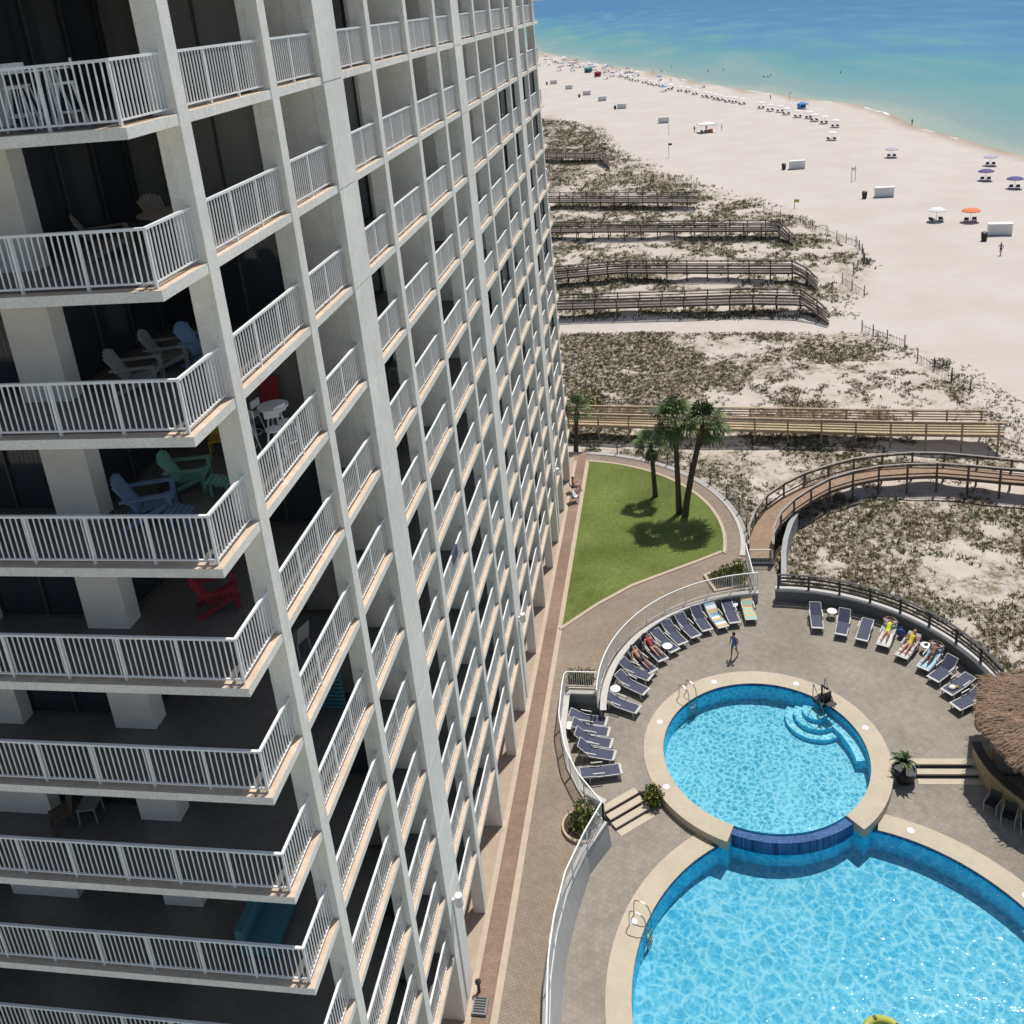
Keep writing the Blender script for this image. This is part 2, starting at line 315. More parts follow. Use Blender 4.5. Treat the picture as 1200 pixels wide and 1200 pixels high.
D = {'BINS': [(51.14, 138.36), (41.03, 170.07), (31.05, 201.67), (-9.88, 331.21), (-26.26, 380.38), (-47.2, 449.98)],
 'BOXES': [(54.0, 141.17), (44.34, 170.53), (33.68, 201.69), (6.52, 287.46), (-7.62, 332.19), (-16.1, 361.42), (-23.85, 388.02), (-34.04, 419.82), (-44.2, 451.58)],
 'BUSH': [(6.66, 36.4)],
 'BW': {'b1': {'far': [(-21.78, 234.27), (-7.75, 227.5), (-5.47, 219.14)], 'near': [(-21.06, 228.12), (-8.4, 222.17), (-5.21, 214.36)]},
        'b2': {'far': [(-14.03, 178.53), (12.63, 170.78)], 'near': [(-13.62, 174.83), (12.67, 167.06)]},
        'b3': {'far': [(-11.21, 153.43), (23.88, 146.31), (25.83, 141.69)], 'near': [(-10.93, 150.94), (23.75, 143.81), (25.64, 140.13)]},
        'b4': {'far': [(-7.64, 125.93), (0.93, 127.44), (18.35, 124.25), (24.25, 123.17), (26.03, 119.25)], 'near': [(-7.4, 123.77), (1.03, 125.26), (18.18, 122.21), (24.11, 121.16), (25.86, 117.36)]},
        'b5': {'far': [(-5.77, 112.75), (17.37, 112.01), (23.46, 110.59), (25.32, 107.04)], 'near': [(-5.51, 110.28), (17.17, 109.49), (23.16, 108.31), (25.31, 105.16)]},
        'b6': {'far': [(0.16, 78.53), (25.56, 76.34), (33.14, 75.77)], 'near': [(-0.16, 76.88), (25.08, 74.02), (33.76, 73.38)]}},
 'CHAIR_PERSON': [(0.22, 64.22), (0.43, 62.66)],
 'CURVED': {'left': [(12.81, 56.28), (13.46, 60.2), (14.64, 62.53), (16.16, 64.22), (17.89, 65.76), (19.99, 66.94), (22.0, 67.93), (23.91, 68.29), (26.83, 68.63), (29.27, 67.99), (31.62, 67.37), (33.04, 66.93)],
            'right': [(14.23, 56.29), (14.42, 57.67), (14.97, 59.33), (15.98, 61.18), (17.42, 62.87), (18.98, 64.49), (20.66, 65.5), (22.8, 66.39), (24.76, 66.61), (27.01, 66.82), (29.0, 66.36), (32.58, 65.49)]},
 'FAR': [(-77.09, 698.18), (-68.38, 653.61), (-60.7, 614.36), (-50.08, 533.54), (-52.59, 571.72), (-58.02, 641.2), (-48.27, 573.46), (-48.19, 600.14), (-41.6, 553.89), (-39.52, 557.79), (-33.01, 516.62),
         (-30.46, 524.98), (-25.94, 484.47), (-24.24, 497.61), (-22.6, 506.3), (-18.21, 472.57), (-41.89, 525.42), (-59.75, 647.22), (-33.76, 551.65), (-11.97, 500.93), (-16.92, 505.9), (-25.76, 537.21)],
 'FLOAT': [(15.23, 26.63)],
 'GATE': [(12.69, 55.71), (14.22, 55.73)],
 'GREEN': [(-2.01, 83.68)],
 'HIDDEN_PALM': [(-0.26, 70.82)],
 'HUT': {'chairs': [(21.95, 36.45), (22.43, 35.9), (22.98, 35.43)],
         'counter': [(22.01, 38.98), (22.21, 37.25), (22.95, 36.15)],
         'edge': [(22.69, 41.87), (21.64, 38.29), (21.74, 37.86), (21.94, 36.71), (22.27, 35.49), (22.64, 35.03)],
         'shadow': [(22.3, 40.99), (21.55, 38.56), (21.16, 37.24), (21.58, 35.43), (21.99, 34.46), (22.58, 34.15)]},
 'LADDER': [(8.51, 42.85), (6.54, 29.55)],
 'LIFT': [(15.43, 42.89)],
 'LOUNGERS_ARC': [[(4.25, 42.12), (5.73, 41.53)], [(4.72, 43.78), (6.2, 42.94)], [(4.91, 44.86), (6.36, 44.06)], [(5.31, 45.92), (6.68, 44.57)], [(6.05, 47.17), (7.24, 45.46)], [(6.59, 47.9), (7.92, 46.31)],
                  [(7.19, 48.65), (8.41, 47.01)], [(8.0, 49.42), (9.16, 47.58)], [(8.93, 50.12), (9.87, 48.24)], [(9.86, 50.49), (10.77, 48.51)], [(10.86, 51.12), (11.53, 48.85)], [(12.08, 51.67), (12.48, 49.04)]],
 'LOUNGERS_EAST': [[(16.25, 50.63), (16.02, 48.65)], [(17.86, 50.0), (17.25, 48.06)], [(19.01, 49.46), (18.34, 47.63)], [(20.35, 49.09), (19.24, 47.06)], [(21.32, 48.03), (20.12, 46.06)],
                   [(22.43, 47.01), (20.88, 45.17)], [(22.9, 45.95), (21.28, 44.3)], [(23.32, 44.79), (21.82, 43.4)], [(23.5, 43.48), (22.05, 42.4)]],
 'LOUNGERS_LOW': [[(2.58, 40.68), (3.99, 40.5)], [(2.73, 39.94), (4.17, 39.71)], [(2.94, 39.16), (4.34, 39.0)], [(3.14, 38.35), (4.52, 38.19)], [(3.51, 36.91), (4.87, 37.2)]],
 'MAN': [(11.21, 46.33)],
 'PALMS': [(6.59, 63.36), (8.3, 60.88), (8.71, 60.52)],
 'PEOPLE': [(50.99, 130.73), (14.71, 263.43), (21.86, 263.06), (41.7, 337.08), (69.37, 260.68), (4.72, 486.74), (0.61, 485.82), (13.0, 428.92), (9.01, 428.44), (17.85, 263.46)],
 'POLES': [(7.86, 225.61), (7.94, 261.01), (41.55, 185.35), (42.27, 185.96), (28.78, 165.19), (46.72, 327.81)],
 'POTPALM': [(18.64, 38.7)],
 'RWALL': [(14.78, 53.01), (15.18, 56.59), (15.47, 58.16), (15.97, 60.02), (16.55, 61.51)],
 'SANDFENCE': [[(28.28, 153.38), (29.13, 148.09), (31.0, 145.52)], [(31.16, 144.96), (32.8, 141.52), (34.11, 138.78)], [(34.19, 139.25), (34.23, 134.98), (33.54, 129.36)], [(32.05, 125.89), (31.13, 123.66)],
               [(29.13, 119.81), (30.0, 117.15), (30.95, 115.28)], [(28.42, 102.93), (29.58, 99.84), (31.61, 97.33)], [(31.91, 93.21), (33.53, 88.67), (34.7, 85.53)], [(23.48, 162.6), (26.69, 154.35)]],
 'SETS': [(35.96, 306.94), (37.99, 299.22), (40.33, 295.69), (41.52, 288.93), (43.73, 281.84), (46.4, 279.35), (47.18, 273.44), (48.85, 268.13), (50.49, 260.54), (46.09, 237.52), (48.04, 151.2)],
 'SETS2': [(8.86, 388.49), (12.36, 379.27), (15.14, 374.0), (17.67, 363.01), (20.64, 352.25), (22.26, 348.33), (23.99, 341.72), (25.52, 338.04), (27.41, 331.64), (29.38, 327.83), (31.39, 321.65), (-13.86, 466.22),
           (-10.6, 454.34), (-8.3, 443.75), (-5.45, 437.12), (-2.23, 426.37), (0.47, 416.44), (2.66, 410.91), (5.14, 405.25)],
 'SHORE': [(-94.31, 785.05), (-66.31, 682.15), (-47.46, 634.12), (-22.83, 555.31), (-9.96, 524.0), (8.73, 464.8), (21.77, 417.51), (34.58, 383.85), (45.67, 356.65), (49.81, 342.4), (57.73, 326.4), (64.93, 310.75),
           (69.32, 289.78), (69.68, 259.17), (74.16, 239.08), (77.05, 218.85), (79.62, 210.0)],
 'SIGNBOX': [(0.05, 25.24), (0.24, 24.93)],
 'SWIM': [(26.52, 471.05), (33.45, 468.92), (9.74, 514.48), (48.69, 418.84), (76.46, 412.63), (50.37, 425.41), (47.11, 420.3)],
 'TABLES': [(11.4, 50.71), (7.44, 46.61), (4.63, 42.89), (17.11, 50.16), (21.66, 47.14), (2.42, 39.99)],
 'TENT': [(47.86, 303.22), (-32.46, 509.73), (-25.34, 475.67), (17.83, 262.77)],
 'TRACK': [(-5.89, 112.03), (9.26, 111.49), (25.81, 109.43), (33.78, 107.23), (32.91, 103.28), (25.1, 104.71), (9.17, 105.89), (-5.41, 107.5)],
 'UMB_POS': [(52.51, 149.71), (64.11, 182.19), (66.49, 174.32), (69.65, 198.07), (53.93, 210.48)],
 'VEG': [(-31.51, 314.48), (-23.67, 305.86), (-12.65, 282.65), (-5.62, 242.03), (1.28, 221.77), (8.88, 202.05), (18.21, 181.4), (24.79, 169.01), (28.47, 158.15), (30.34, 147.82), (34.02, 140.27), (33.95, 131.0),
         (30.3, 116.06), (25.77, 109.11)],
 'VEG2': [(-4.86, 107.13), (5.26, 106.03), (18.7, 105.43), (25.51, 104.38), (29.58, 99.83), (31.44, 96.58), (34.28, 91.63), (35.84, 86.22), (36.88, 81.41), (36.28, 77.98), (35.78, 74.79)]}
# ------------------------------------------------------------------ the apartment tower
H, ZS0 = 2.8, 33.933                     # storey height, underside of the slab nearest the camera
TH = .2
def zb(k): return ZS0 - H*k              # underside of slab k
def zt(k): return zb(k) + TH             # its floor
KTOP, KLOW = -2, 11
YK, YE = 14.71, 68.2                     # the two outer corners of the long side
COLS = [('c0', 16.50, 16.90), ('c1', 20.85, 21.25), ('c2', 28.64, 29.04), ('c3', 33.05, 33.45), ('c4', 37.38, 37.78), ('c5', 45.27, 45.67), ('c6', 49.69, 50.09), ('c7', 53.98, 54.38), ('c8', 61.4, 61.8), ('c9', 65.9, 66.3)]
PIL = [('P1', 24.22, 25.78), ('P2', 40.5, 42.0), ('P3', 57.1, 58.62)]
PARTY = {'c3', 'c6'}
XB = -1.85                               # back wall of the ordinary balconies
tower = thing('apartment_building', 'tall pale concrete beach condominium with a grid of railed balconies', 'apartment building', (0, 0, 0))
ZTOP = zb(KTOP) + 3
slab_poly = [(-16, YK), (-.015, YK), (-.015, YE), (-14, YE), (-14, 26), (-16, 26)]
for k in range(KTOP, KLOW+1):
    b = MB(); b.prism(slab_poly, zb(k), zt(k), 0, 1); o = b.build('floor_slab', [M['paint'], M['lip']], tower)
    b = MB(); b.prism([(-15.8, YK+.24), (-.3, YK+.24), (-.3, YE-.24), (-13.8, YE-.24), (-13.8, 26), (-15.8, 26)], None, zt(k)+.006, 0, 0); b.build('floor_tiles', M['tile'], o)
for nm, y0, y1 in COLS:
    b = MB(); b.box(XB-.2 if nm in PARTY else -.5, 0, y0, y1, 0, ZTOP); b.build('party_wall' if nm in PARTY else 'column', M['paint'], tower)
for nm, y0, y1 in PIL:
    b = MB(); b.box(XB-.2, -.02, y0+.02, y1-.02, 0, ZTOP)
    for k in range(KTOP, KLOW+1):        # cast panels with a groove at every floor
        z0 = zb(k)+.06; z1 = zb(k-1)+.03; z0 = 0 if k == KLOW+1 else z0
        b.box(-.3, .03, y0, y1, z0, z1)
    b.box(-.3, .03, y0, y1, 0, zb(KLOW)+.03)
    b.build('pilaster', M['paint'], tower)
# piers of the side facing the camera and of the covered corner terrace
for x0, x1, y0, y1 in ((-4.70, -3.66, 16.53, 17.01), (-9.04, -7.13, 16.53, 17.01), (-14.2, -12.9, 16.53, 17.01), (-3.0, -2.45, 20.92, 21.2)):
    b = MB(); b.box(x0, x1, y0, y1, 0, ZTOP); b.build('wall_pier', M['paint_in'], tower)
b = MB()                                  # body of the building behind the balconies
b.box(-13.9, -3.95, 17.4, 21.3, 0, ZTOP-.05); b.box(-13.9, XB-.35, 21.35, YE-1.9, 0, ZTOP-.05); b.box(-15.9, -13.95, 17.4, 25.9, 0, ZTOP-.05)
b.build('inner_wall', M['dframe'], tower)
b = MB(); b.prism([(-16.1, YK-.05), (.05, YK-.05), (.05, YE+.05), (-14, YE+.05), (-14, 26), (-16.1, 26)], ZTOP, ZTOP+.5); b.build('roof', M['paint'], tower)

def nearest_first(items, limit):
    """items: (centre, builder). The ones that show largest first."""
    fwv = fw
    def size(c):
        d = Vector(c)-CAM; z = d.dot(fwv); u = d.dot(rv)/max(z, .1); v = d.dot(dv)/max(z, .1)
        vis = z > 0 and abs(u) < .58 and -.42 < v < .76
        return (0 if vis else 1, d.length)
    items.sort(key=lambda t: size(t[0])); return items[:limit], items[limit:]

# balcony railings
def rail_run(b, a, c, z, end_posts=(True, True)):
    a = Vector((a[0], a[1], 0)); c = Vector((c[0], c[1], 0)); d = c-a; Ln = d.length; t = d/Ln
    P = lambda s, h: a+t*s+Vector((0, 0, z+h))
    b.bar(P(-.02, 1.07), P(Ln+.02, 1.07), .065, .05); b.bar(P(0, .1), P(Ln, .1), .04, .035)
    npan = max(1, round(Ln/1.35))
    for i in range(npan+1):
        if i in (0, npan) and not end_posts[0 if i == 0 else 1]: continue
        s = Ln*i/npan; b.bar(P(s, .0), P(s, 1.05), .05, .05)
    nb = max(2, round(Ln/.128))
    for i in range(1, nb):
        s = Ln*i/nb; p = P(s, 0); x, y = p.x, p.y
        b.box(x-.0115, x+.0115, y-.0115, y+.0115, z+.11, z+1.05, faces='side')
XR = -.17
edges = sorted(COLS+PIL, key=lambda t: t[1])
bays = [(a[2], c[1]) for a, c in zip(edges, edges[1:])]
runs = []
for k in range(KTOP, KLOW+1):
    for y0, y1 in bays:
        runs.append(((0, (y0+y1)/2, zt(k)+.5), [((XR, y0), (XR, y1))], k, (False, False)))
    runs.append(((-3, YK, zt(k)+.5), [((-15.8, YK+.15), (XR, YK+.15)), ((XR, YK+.15), (XR, 16.5))], k, (True, True)))
    runs.append(((0, YE, zt(k)+.5), [((XR, 66.3), (XR, YE-.15)), ((XR, YE-.15), (-6, YE-.15))], k, (True, True)))
big, rest = nearest_first(runs, 100)
for c, ss, k, ep in big:
    b = MB(); [rail_run(b, s[0], s[1], zt(k)+.004*i, ep if i == 0 else (False, ep[1])) for i, s in enumerate(ss)]; b.build('balcony_railing', M['white_metal'], tower)
b = MB()
for c, ss, k, ep in rest: [rail_run(b, s[0], s[1], zt(k)+.004*i, ep if i == 0 else (False, ep[1])) for i, s in enumerate(ss)]
o = b.build('balcony_railing', M['white_metal'], tower); o['kind'] = 'stuff'

# glass doors: dark panes in bronze frames
def door(b, p0, p1, z0, z1, panes, nrm, pane=0):
    p0 = Vector((p0[0], p0[1], 0)); p1 = Vector((p1[0], p1[1], 0)); t = p1-p0; n = Vector((nrm[0], nrm[1], 0))
    b.add([p0+Vector((0, 0, z0)), p1+Vector((0, 0, z0)), p1+Vector((0, 0, z1)), p0+Vector((0, 0, z1))], [(0, 1, 2, 3)], pane)
    for i in range(panes+1):
        q = p0+t*(i/panes)+n*.03; b.bar(q+Vector((0, 0, z0)), q+Vector((0, 0, z1)), .06, .05, 1)
    for z in (z0+.04, z1-.05): b.bar(p0+n*.03+Vector((0, 0, z)), p1+n*.03+Vector((0, 0, z)), .05, .08, 1)
doors = []
for k in range(KTOP, KLOW+1):
    z0, z1 = zt(k)+.01, zb(k-1)
    for y0, y1 in bays[1:]:
        doors.append(((XB, (y0+y1)/2, z0+1), ((XB-.25, y0), (XB-.25, y1)), z0, z1, 2 if y1-y0 < 3.4 else 3, (1, 0), 2 if int(y0*3+k*5) % 4 == 0 else 0))
    doors.append(((-3.7, 19, z0+1), ((-3.9, 17.01), (-3.9, 20.9)), z0, z1, 3, (1, 0)))
    doors.append(((-2, 21, z0+1), ((-3.9, 21.1), (-.5, 21.1)), z0, z1, 3, (0, -1), 2 if (k*7) % 5 < 3 else 0))
    for q, ok in (((58.62, 61.4), k in (2, 4, 5, 6, 9)), ((61.8, 65.9), k in (2, 3, 5, 6, 8)), ((50.09, 53.98), k in (2, 6)), ((54.38, 57.1), k in (2, 3)), ((45.67, 49.69), k in (5,))):
        if ok: doors.append(((-.3, sum(q)/2, z0+1), ((-.32, q[0]), (-.32, q[1])), z0, z1, 2, (1, 0)))
    for x0, x1 in ((-7.13, -4.70), (-12.9, -9.04)):
        doors.append((((x0+x1)/2, 16.9, z0+1), ((x0, 16.95), (x1, 16.95)), z0, z1, 2, (0, -1), 0))
big, rest = nearest_first(doors, 100)
for d in big:
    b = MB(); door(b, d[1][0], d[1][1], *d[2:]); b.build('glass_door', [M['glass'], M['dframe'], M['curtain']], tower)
b = MB()
for d in rest: door(b, d[1][0], d[1][1], *d[2:])
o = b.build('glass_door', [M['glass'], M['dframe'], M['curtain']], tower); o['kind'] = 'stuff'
# ground floor back wall
b = MB(); b.box(XB-.35, XB-.12, 21.3, 66, .01, zb(KLOW)); b.build('arcade_wall', M['paint_in'], tower)
# white floodlights with conduit on the pilasters
for y, z in ((24.75, 5.3), (41.1, 5.37), (57.7, 5.05)):
    b = MB(); b.tube([(.28, y, z+.32), (.28, y, z-.12)], [.14, .16], 12); b.box(.03, .2, y-.05, y+.05, z-.02, z+.12)
    o = b.build('flood_light', M['white'], tower)
    b = MB(); b.tube([(.06, y+.02, z-.1), (.06, y+.02, .4)], .03, 6); b.build('conduit', M['white_metal'], o)
# ------------------------------------------------------------------ ground, beach and sea
SEA = -3.7
shore = [(-420, 2000), (-160, 1030)] + D['SHORE'] + [(95, 140), (125, 0), (170, -200)]
RESORT = [(-30, -40), (-30, 71), (1, 71)] + arc((-.4, 57.7), 13.2, 82, 0, 20) + [(12.7, 55), (14.3, 55)] + arc((14.2, 41.4), 10.3, 88, -3, 24) + [(60, 40), (60, -40)]
vegline = D['VEG']; veg_far = [(-400, 700), (-80, 420)] + vegline[:-1] + [(26.5, 111), (28.0, 103.5)] + D['VEG2'][4:] + [(37, 60), (42, 40), (60, 0)]
track = D['TRACK']
def veg_mask(x, y):
    """0 on open sand, 1 where dune plants grow"""
    d, s = seg_dist((x, y), veg_far)
    if s > 0: d = -d                                   # seaward of the plant line
    v = max(0., min(1., .5+d/5.))
    t = abs(y-(107.5-.10*x))                            # the trodden sand track
    if x < 34: v *= max(0., min(1., (t-1.9)/1.2))
    return v
def density(x, y):
    """how thick the plants stand, from bare sand 0 to closed cover 1"""
    v = veg_mask(x, y)
    if v <= 0: return 0
    f = fbm(x, y, 7., 4, 1.7)+.55*fbm(x, y, 1.9, 2, 6.)
    base = .0
    if y < 66: base = .24 + .55*max(0, 1-math.hypot(x-17.5, y-53)/8) + .45*max(0, 1-abs(y-63.5)/3) - .25*max(0, 1-math.hypot(x-17.5, y-57.5)/1.8) + .20*max(0, min(1, (x-19)/5))
    elif y < 76: base = .12
    elif y < 106: base = .75-.045*max(0, x) if x < 12 else .29-.012*(x-12)
    elif y < 150: base = .20-.008*max(0, x)
    elif y < 235: base = .30-.008*max(0, x)
    else: base = .6
    return max(0., min(1., (f+base+.1)*2.2))*v
def ground_z(x, y):
    d, s = seg_dist((x, y), shore)
    if s > 0: return SEA - min(5., .05*d)
    v = veg_mask(x, y)
    z = SEA + min(1.75, .05*d)
    if v > 0: z += v*(.25+.30*fbm(x, y, 9)+.16*fbm(x, y, 2.6, 2, 4.))
    z += .05*fbm(x, y, 3, 2, 9.)*min(1., d/30)
    if -30 < x < 60 and y < 72 and inside((x, y), RESORT):
        z = min(z, -1.6)
        e, _ = seg_dist((x, y), RESORT+RESORT[:1])
        if e > .9: z = -4.5
    return z
def axis(lo, hi, a, b, st):
    out = []; x = a
    while x <= b: out.append(x); x += st
    s = st
    while out[-1] < hi: s *= 1.22; out.append(out[-1]+s)
    s = st
    while out[0] > lo: s *= 1.22; out.insert(0, out[0]-s)
    return out
xs = axis(-700, 500, -22, 56, .75); ys = axis(-120, 2500, 44, 165, .75)
vs = [(x, y, ground_z(x, y)) for y in ys for x in xs]; nx = len(xs)
fs = [(j*nx+i, j*nx+i+1, (j+1)*nx+i+1, (j+1)*nx+i) for j in range(len(ys)-1) for i in range(nx-1)]
me = bpy.data.meshes.new('sand_ground'); me.from_pydata(vs, [], fs)
at = me.attributes.new('plants', 'FLOAT', 'POINT'); at.data.foreach_set('value', [veg_mask(x, y) if x < 60 else 0. for y in ys for x in xs])
cv = me.attributes.new('cover', 'FLOAT', 'POINT'); cv.data.foreach_set('value', [density(x, y) if -60 < x < 50 and 40 < y < 340 else 0. for y in ys for x in xs])
wt = me.attributes.new('wet', 'FLOAT', 'POINT')
def wet(x, y):
    d, s = seg_dist((x, y), shore); return max(0., 1-d/7.) if s < 0 else 1.
wt.data.foreach_set('value', [wet(x, y) for y in ys for x in xs])
me.polygons.foreach_set('use_smooth', [True]*len(fs))
def sand_material():
    m = bpy.data.materials.new('sand'); m.use_nodes = True; nt = m.node_tree; P = nt.nodes['Principled BSDF']; N = nt.nodes.new; Lk = nt.links.new
    P.inputs['Roughness'].default_value = .95; P.inputs['Specular IOR Level'].default_value = .1
    tc = N('ShaderNodeTexCoord')
    def nz(s, d=5., r=.6):
        t = N('ShaderNodeTexNoise'); t.inputs['Scale'].default_value = s; t.inputs['Detail'].default_value = d; t.inputs['Roughness'].default_value = r; Lk(tc.outputs['Object'], t.inputs['Vector']); return t.outputs['Fac']
    def ramp(src, a, b, lo=0., hi=1.):
        r = N('ShaderNodeMapRange'); r.inputs[1].default_value = a; r.inputs[2].default_value = b; r.inputs[3].default_value = lo; r.inputs[4].default_value = hi; Lk(src, r.inputs[0]); return r.outputs[0]
    def math_(op, a, b):
        q = N('ShaderNodeMath'); q.operation = op; q.use_clamp = op != 'SUBTRACT'
        for i, v in enumerate((a, b)):
            if isinstance(v, float): q.inputs[i].default_value = v
            else: Lk(v, q.inputs[i])
        return q.outputs[0]
    def mix(f, a, b):
        q = N('ShaderNodeMix'); q.data_type = 'RGBA'
        Lk(f, q.inputs[0])
        for i, v in ((6, a), (7, b)):
            if isinstance(v, tuple): q.inputs[i].default_value = (*v, 1)
            else: Lk(v, q.inputs[i])
        return q.outputs[2]
    base = mix(ramp(nz(.12), .35, .65), (.51, .458, .413), (.55, .503, .462))
    base = mix(ramp(nz(1.6), .55, .75, 0., .35), base, (.455, .39, .335))
    base = mix(ramp(nz(6.), .5, .75, 0., .25), base, (.43, .375, .33))
    a = N('ShaderNodeAttribute'); a.attribute_name = 'plants'; wta = N('ShaderNodeAttribute'); wta.attribute_name = 'wet'
    a2 = N('ShaderNodeAttribute'); a2.attribute_name = 'cover'
    dune = mix(ramp(nz(.5), .4, .6), (.53, .473, .418), (.485, .43, .37))
    litter = mix(ramp(nz(2.2), .4, .6), (.215, .172, .115), (.155, .135, .08))
    f = math_('MULTIPLY', math_('MAXIMUM', ramp(nz(.22, 8., .68), .50, .62), ramp(a2.outputs['Fac'], .4, .95)), ramp(nz(2.6, 6., .7), .38, .56))
    dune = mix(f, dune, litter)
    base = mix(a.outputs['Fac'], base, dune)
    base = mix(ramp(wta.outputs['Fac'], .25, .85), base, (.36, .30, .235))
    Lk(base, P.inputs['Base Color'])
    b = N('ShaderNodeBump'); b.inputs['Strength'].default_value = .55; b.inputs['Distance'].default_value = .12; Lk(nz(1.3, 8.), b.inputs['Height']); Lk(b.outputs[0], P.inputs['Normal'])
    return m
me.materials.append(sand_material())
go = bpy.data.objects.new('sand_ground', me); COL.objects.link(go); structure(go)

def sea_material():
    m = bpy.data.materials.new('sea_water'); m.use_nodes = True; nt = m.node_tree; N = nt.nodes.new; Lk = nt.links.new; nt.nodes.remove(nt.nodes['Principled BSDF'])
    df = N('ShaderNodeBsdfDiffuse'); gl = N('ShaderNodeBsdfGlossy'); gl.inputs['Roughness'].default_value = .35; ms = N('ShaderNodeMixShader'); ms.inputs[0].default_value = .07; Lk(df.outputs[0], ms.inputs[1]); Lk(gl.outputs[0], ms.inputs[2]); Lk(ms.outputs[0], nt.nodes['Material Output'].inputs['Surface'])
    at = N('ShaderNodeAttribute'); at.attribute_name = 'offshore'      # metres from the waterline
    tc = N('ShaderNodeTexCoord'); mp = N('ShaderNodeMapping'); mp.inputs['Rotation'].default_value = (0, 0, R(-17)); mp.inputs['Scale'].default_value = (.03, .008, .03); Lk(tc.outputs['Object'], mp.inputs[0])
    n = N('ShaderNodeTexNoise'); n.inputs['Scale'].default_value = 1.; n.inputs['Detail'].default_value = 6; Lk(mp.outputs[0], n.inputs['Vector'])
    w_ = N('ShaderNodeMapRange'); w_.inputs[1].default_value = .3; w_.inputs[2].default_value = .7; w_.inputs[3].default_value = .4; w_.inputs[4].default_value = 1.75; Lk(n.outputs['Fac'], w_.inputs[0])
    mu = N('ShaderNodeMath'); mu.operation = 'MULTIPLY'; Lk(at.outputs['Fac'], mu.inputs[0]); Lk(w_.outputs[0], mu.inputs[1])
    r = N('ShaderNodeValToRGB'); sc = N('ShaderNodeMapRange'); sc.inputs[1].default_value = 0; sc.inputs[2].default_value = 600; Lk(mu.outputs[0], sc.inputs[0]); Lk(sc.outputs[0], r.inputs[0])
    E = r.color_ramp.elements
    E[0].position = 0; E[0].color = (.32, .36, .31, 1); E[1].position = 1; E[1].color = (.05, .16, .305, 1)
    for p, c in ((.015, (.20, .30, .285)), (.07, (.135, .275, .29)), (.16, (.09, .25, .30)), (.28, (.07, .215, .325)), (.5, (.056, .182, .315))):
        e = E.new(p); e.color = (*c, 1)
    Lk(r.outputs[0], df.inputs['Color'])
    m2 = N('ShaderNodeMapping'); m2.inputs['Rotation'].default_value = (0, 0, R(-17)); m2.inputs['Scale'].default_value = (.35, .06, .3); Lk(tc.outputs['Object'], m2.inputs[0])
    n2 = N('ShaderNodeTexNoise'); n2.inputs['Scale'].default_value = 1; n2.inputs['Detail'].default_value = 8; Lk(m2.outputs[0], n2.inputs['Vector'])
    b = N('ShaderNodeBump'); b.inputs['Strength'].default_value = .5; b.inputs['Distance'].default_value = .6; Lk(n2.outputs['Fac'], b.inputs['Height']); Lk(b.outputs[0], gl.inputs['Normal']); Lk(b.outputs[0], df.inputs['Normal'])
    return m
sx = axis(-20000, 20000, -120, 420, 9.); sy = axis(-400, 30000, 100, 900, 9.)
vs = []; off = []
for y in sy:
    for x in sx:
        d, s = seg_dist((x, y), shore); vs.append((x, y, SEA)); off.append(0. if s < 0 else d)
nx = len(sx); fs = [(j*nx+i, j*nx+i+1, (j+1)*nx+i+1, (j+1)*nx+i) for j in range(len(sy)-1) for i in range(nx-1)]
me = bpy.data.meshes.new('sea'); me.from_pydata(vs, [], fs); a = me.attributes.new('offshore', 'FLOAT', 'POINT'); a.data.foreach_set('value', off); me.materials.append(sea_material())
structure(bpy.data.objects.new('sea', me)); COL.objects.link(bpy.data.objects['sea'])
# thin breaking foam along the waterline
b = MB(); rnd = random.Random(3)
ln = resample([p for p in shore if 150 < p[1] < 700], 2.)
for i in range(0, len(ln)-6, 1):
    if fbm(ln[i][0], ln[i][1], 28, 2, 3.) > .12:
        a, c = Vector(ln[i]), Vector(ln[i+1]); t = (c-a).normalized(); n_ = Vector((-t.y, t.x)); w0 = .35+.5*rnd.random(); o_ = -1.1+.4*math.sin(i*.7)
        q = [a+n_*(o_-w0), c+n_*(o_-w0), c+n_*o_, a+n_*o_]; b.add([(p.x, p.y, SEA+.06) for p in q], [(0, 1, 2, 3)])
tag(b.build('foam', mat('foam', (.75, .76, .74), .9)), kind='stuff')

# ------------------------------------------------------------------ walkways, lawn and pool terrace
CU, RU = (14.2, 41.4), 10.25              # centre and radius of the round upper terrace
C1, R1, R1O = (12.19, 39.16), 4.97, 5.96  # upper pool
C2, R2, R2O = (14.63, 26.73), 8.60, 9.62  # lower pool
ZU, ZL = -.8, -1.2
wall_w = [(4.73, 33.53), (3.93, 31.87), (3.3, 29.83), (3.05, 27.76), (3.02, 25.99), (3.3, 23.0), (3.9, 19.5), (4.6, 16)]
wall_foot = [(4.9, 33.4), (4.05, 31.93), (3.6, 29.61), (3.33, 27.45), (3.42, 25.3), (3.7, 22.6), (4.3, 19.2), (5, 16)]
f2 = [(1.95, 42.25), (1.98, 41.11), (2.03, 39.07), (2.6, 36.7), (3.35, 35.2), (4.59, 33.55)]
NWARC = arc(CU, RU, 97, 184, 26)
lawn_outer = arc((-.4, 57.6), 11.7, 82, -9, 24)
lawn_low = [(11.0, 55.95), (9.3, 54.75), (7.35, 53.45), (5.22, 52.0), (3.19, 50.0), (1.35, 47.75)]
path_out = arc((-.4, 57.7), 13.25, 84, -11, 26)
walk = [(-6, 12), (5.6, 12)] + wall_w[::-1] + f2[::-1][1:] + [(3.72, 42.2)] + NWARC[::-1][1:] + [(12.75, 51.7), (12.72, 55.2)] + path_out[::-1] + [(-6, 71)]
b = MB(); b.prism(walk, -3.8, 0, 1, 0); structure(b.build('walkway', [M['paver'], M['wallgrey']]))
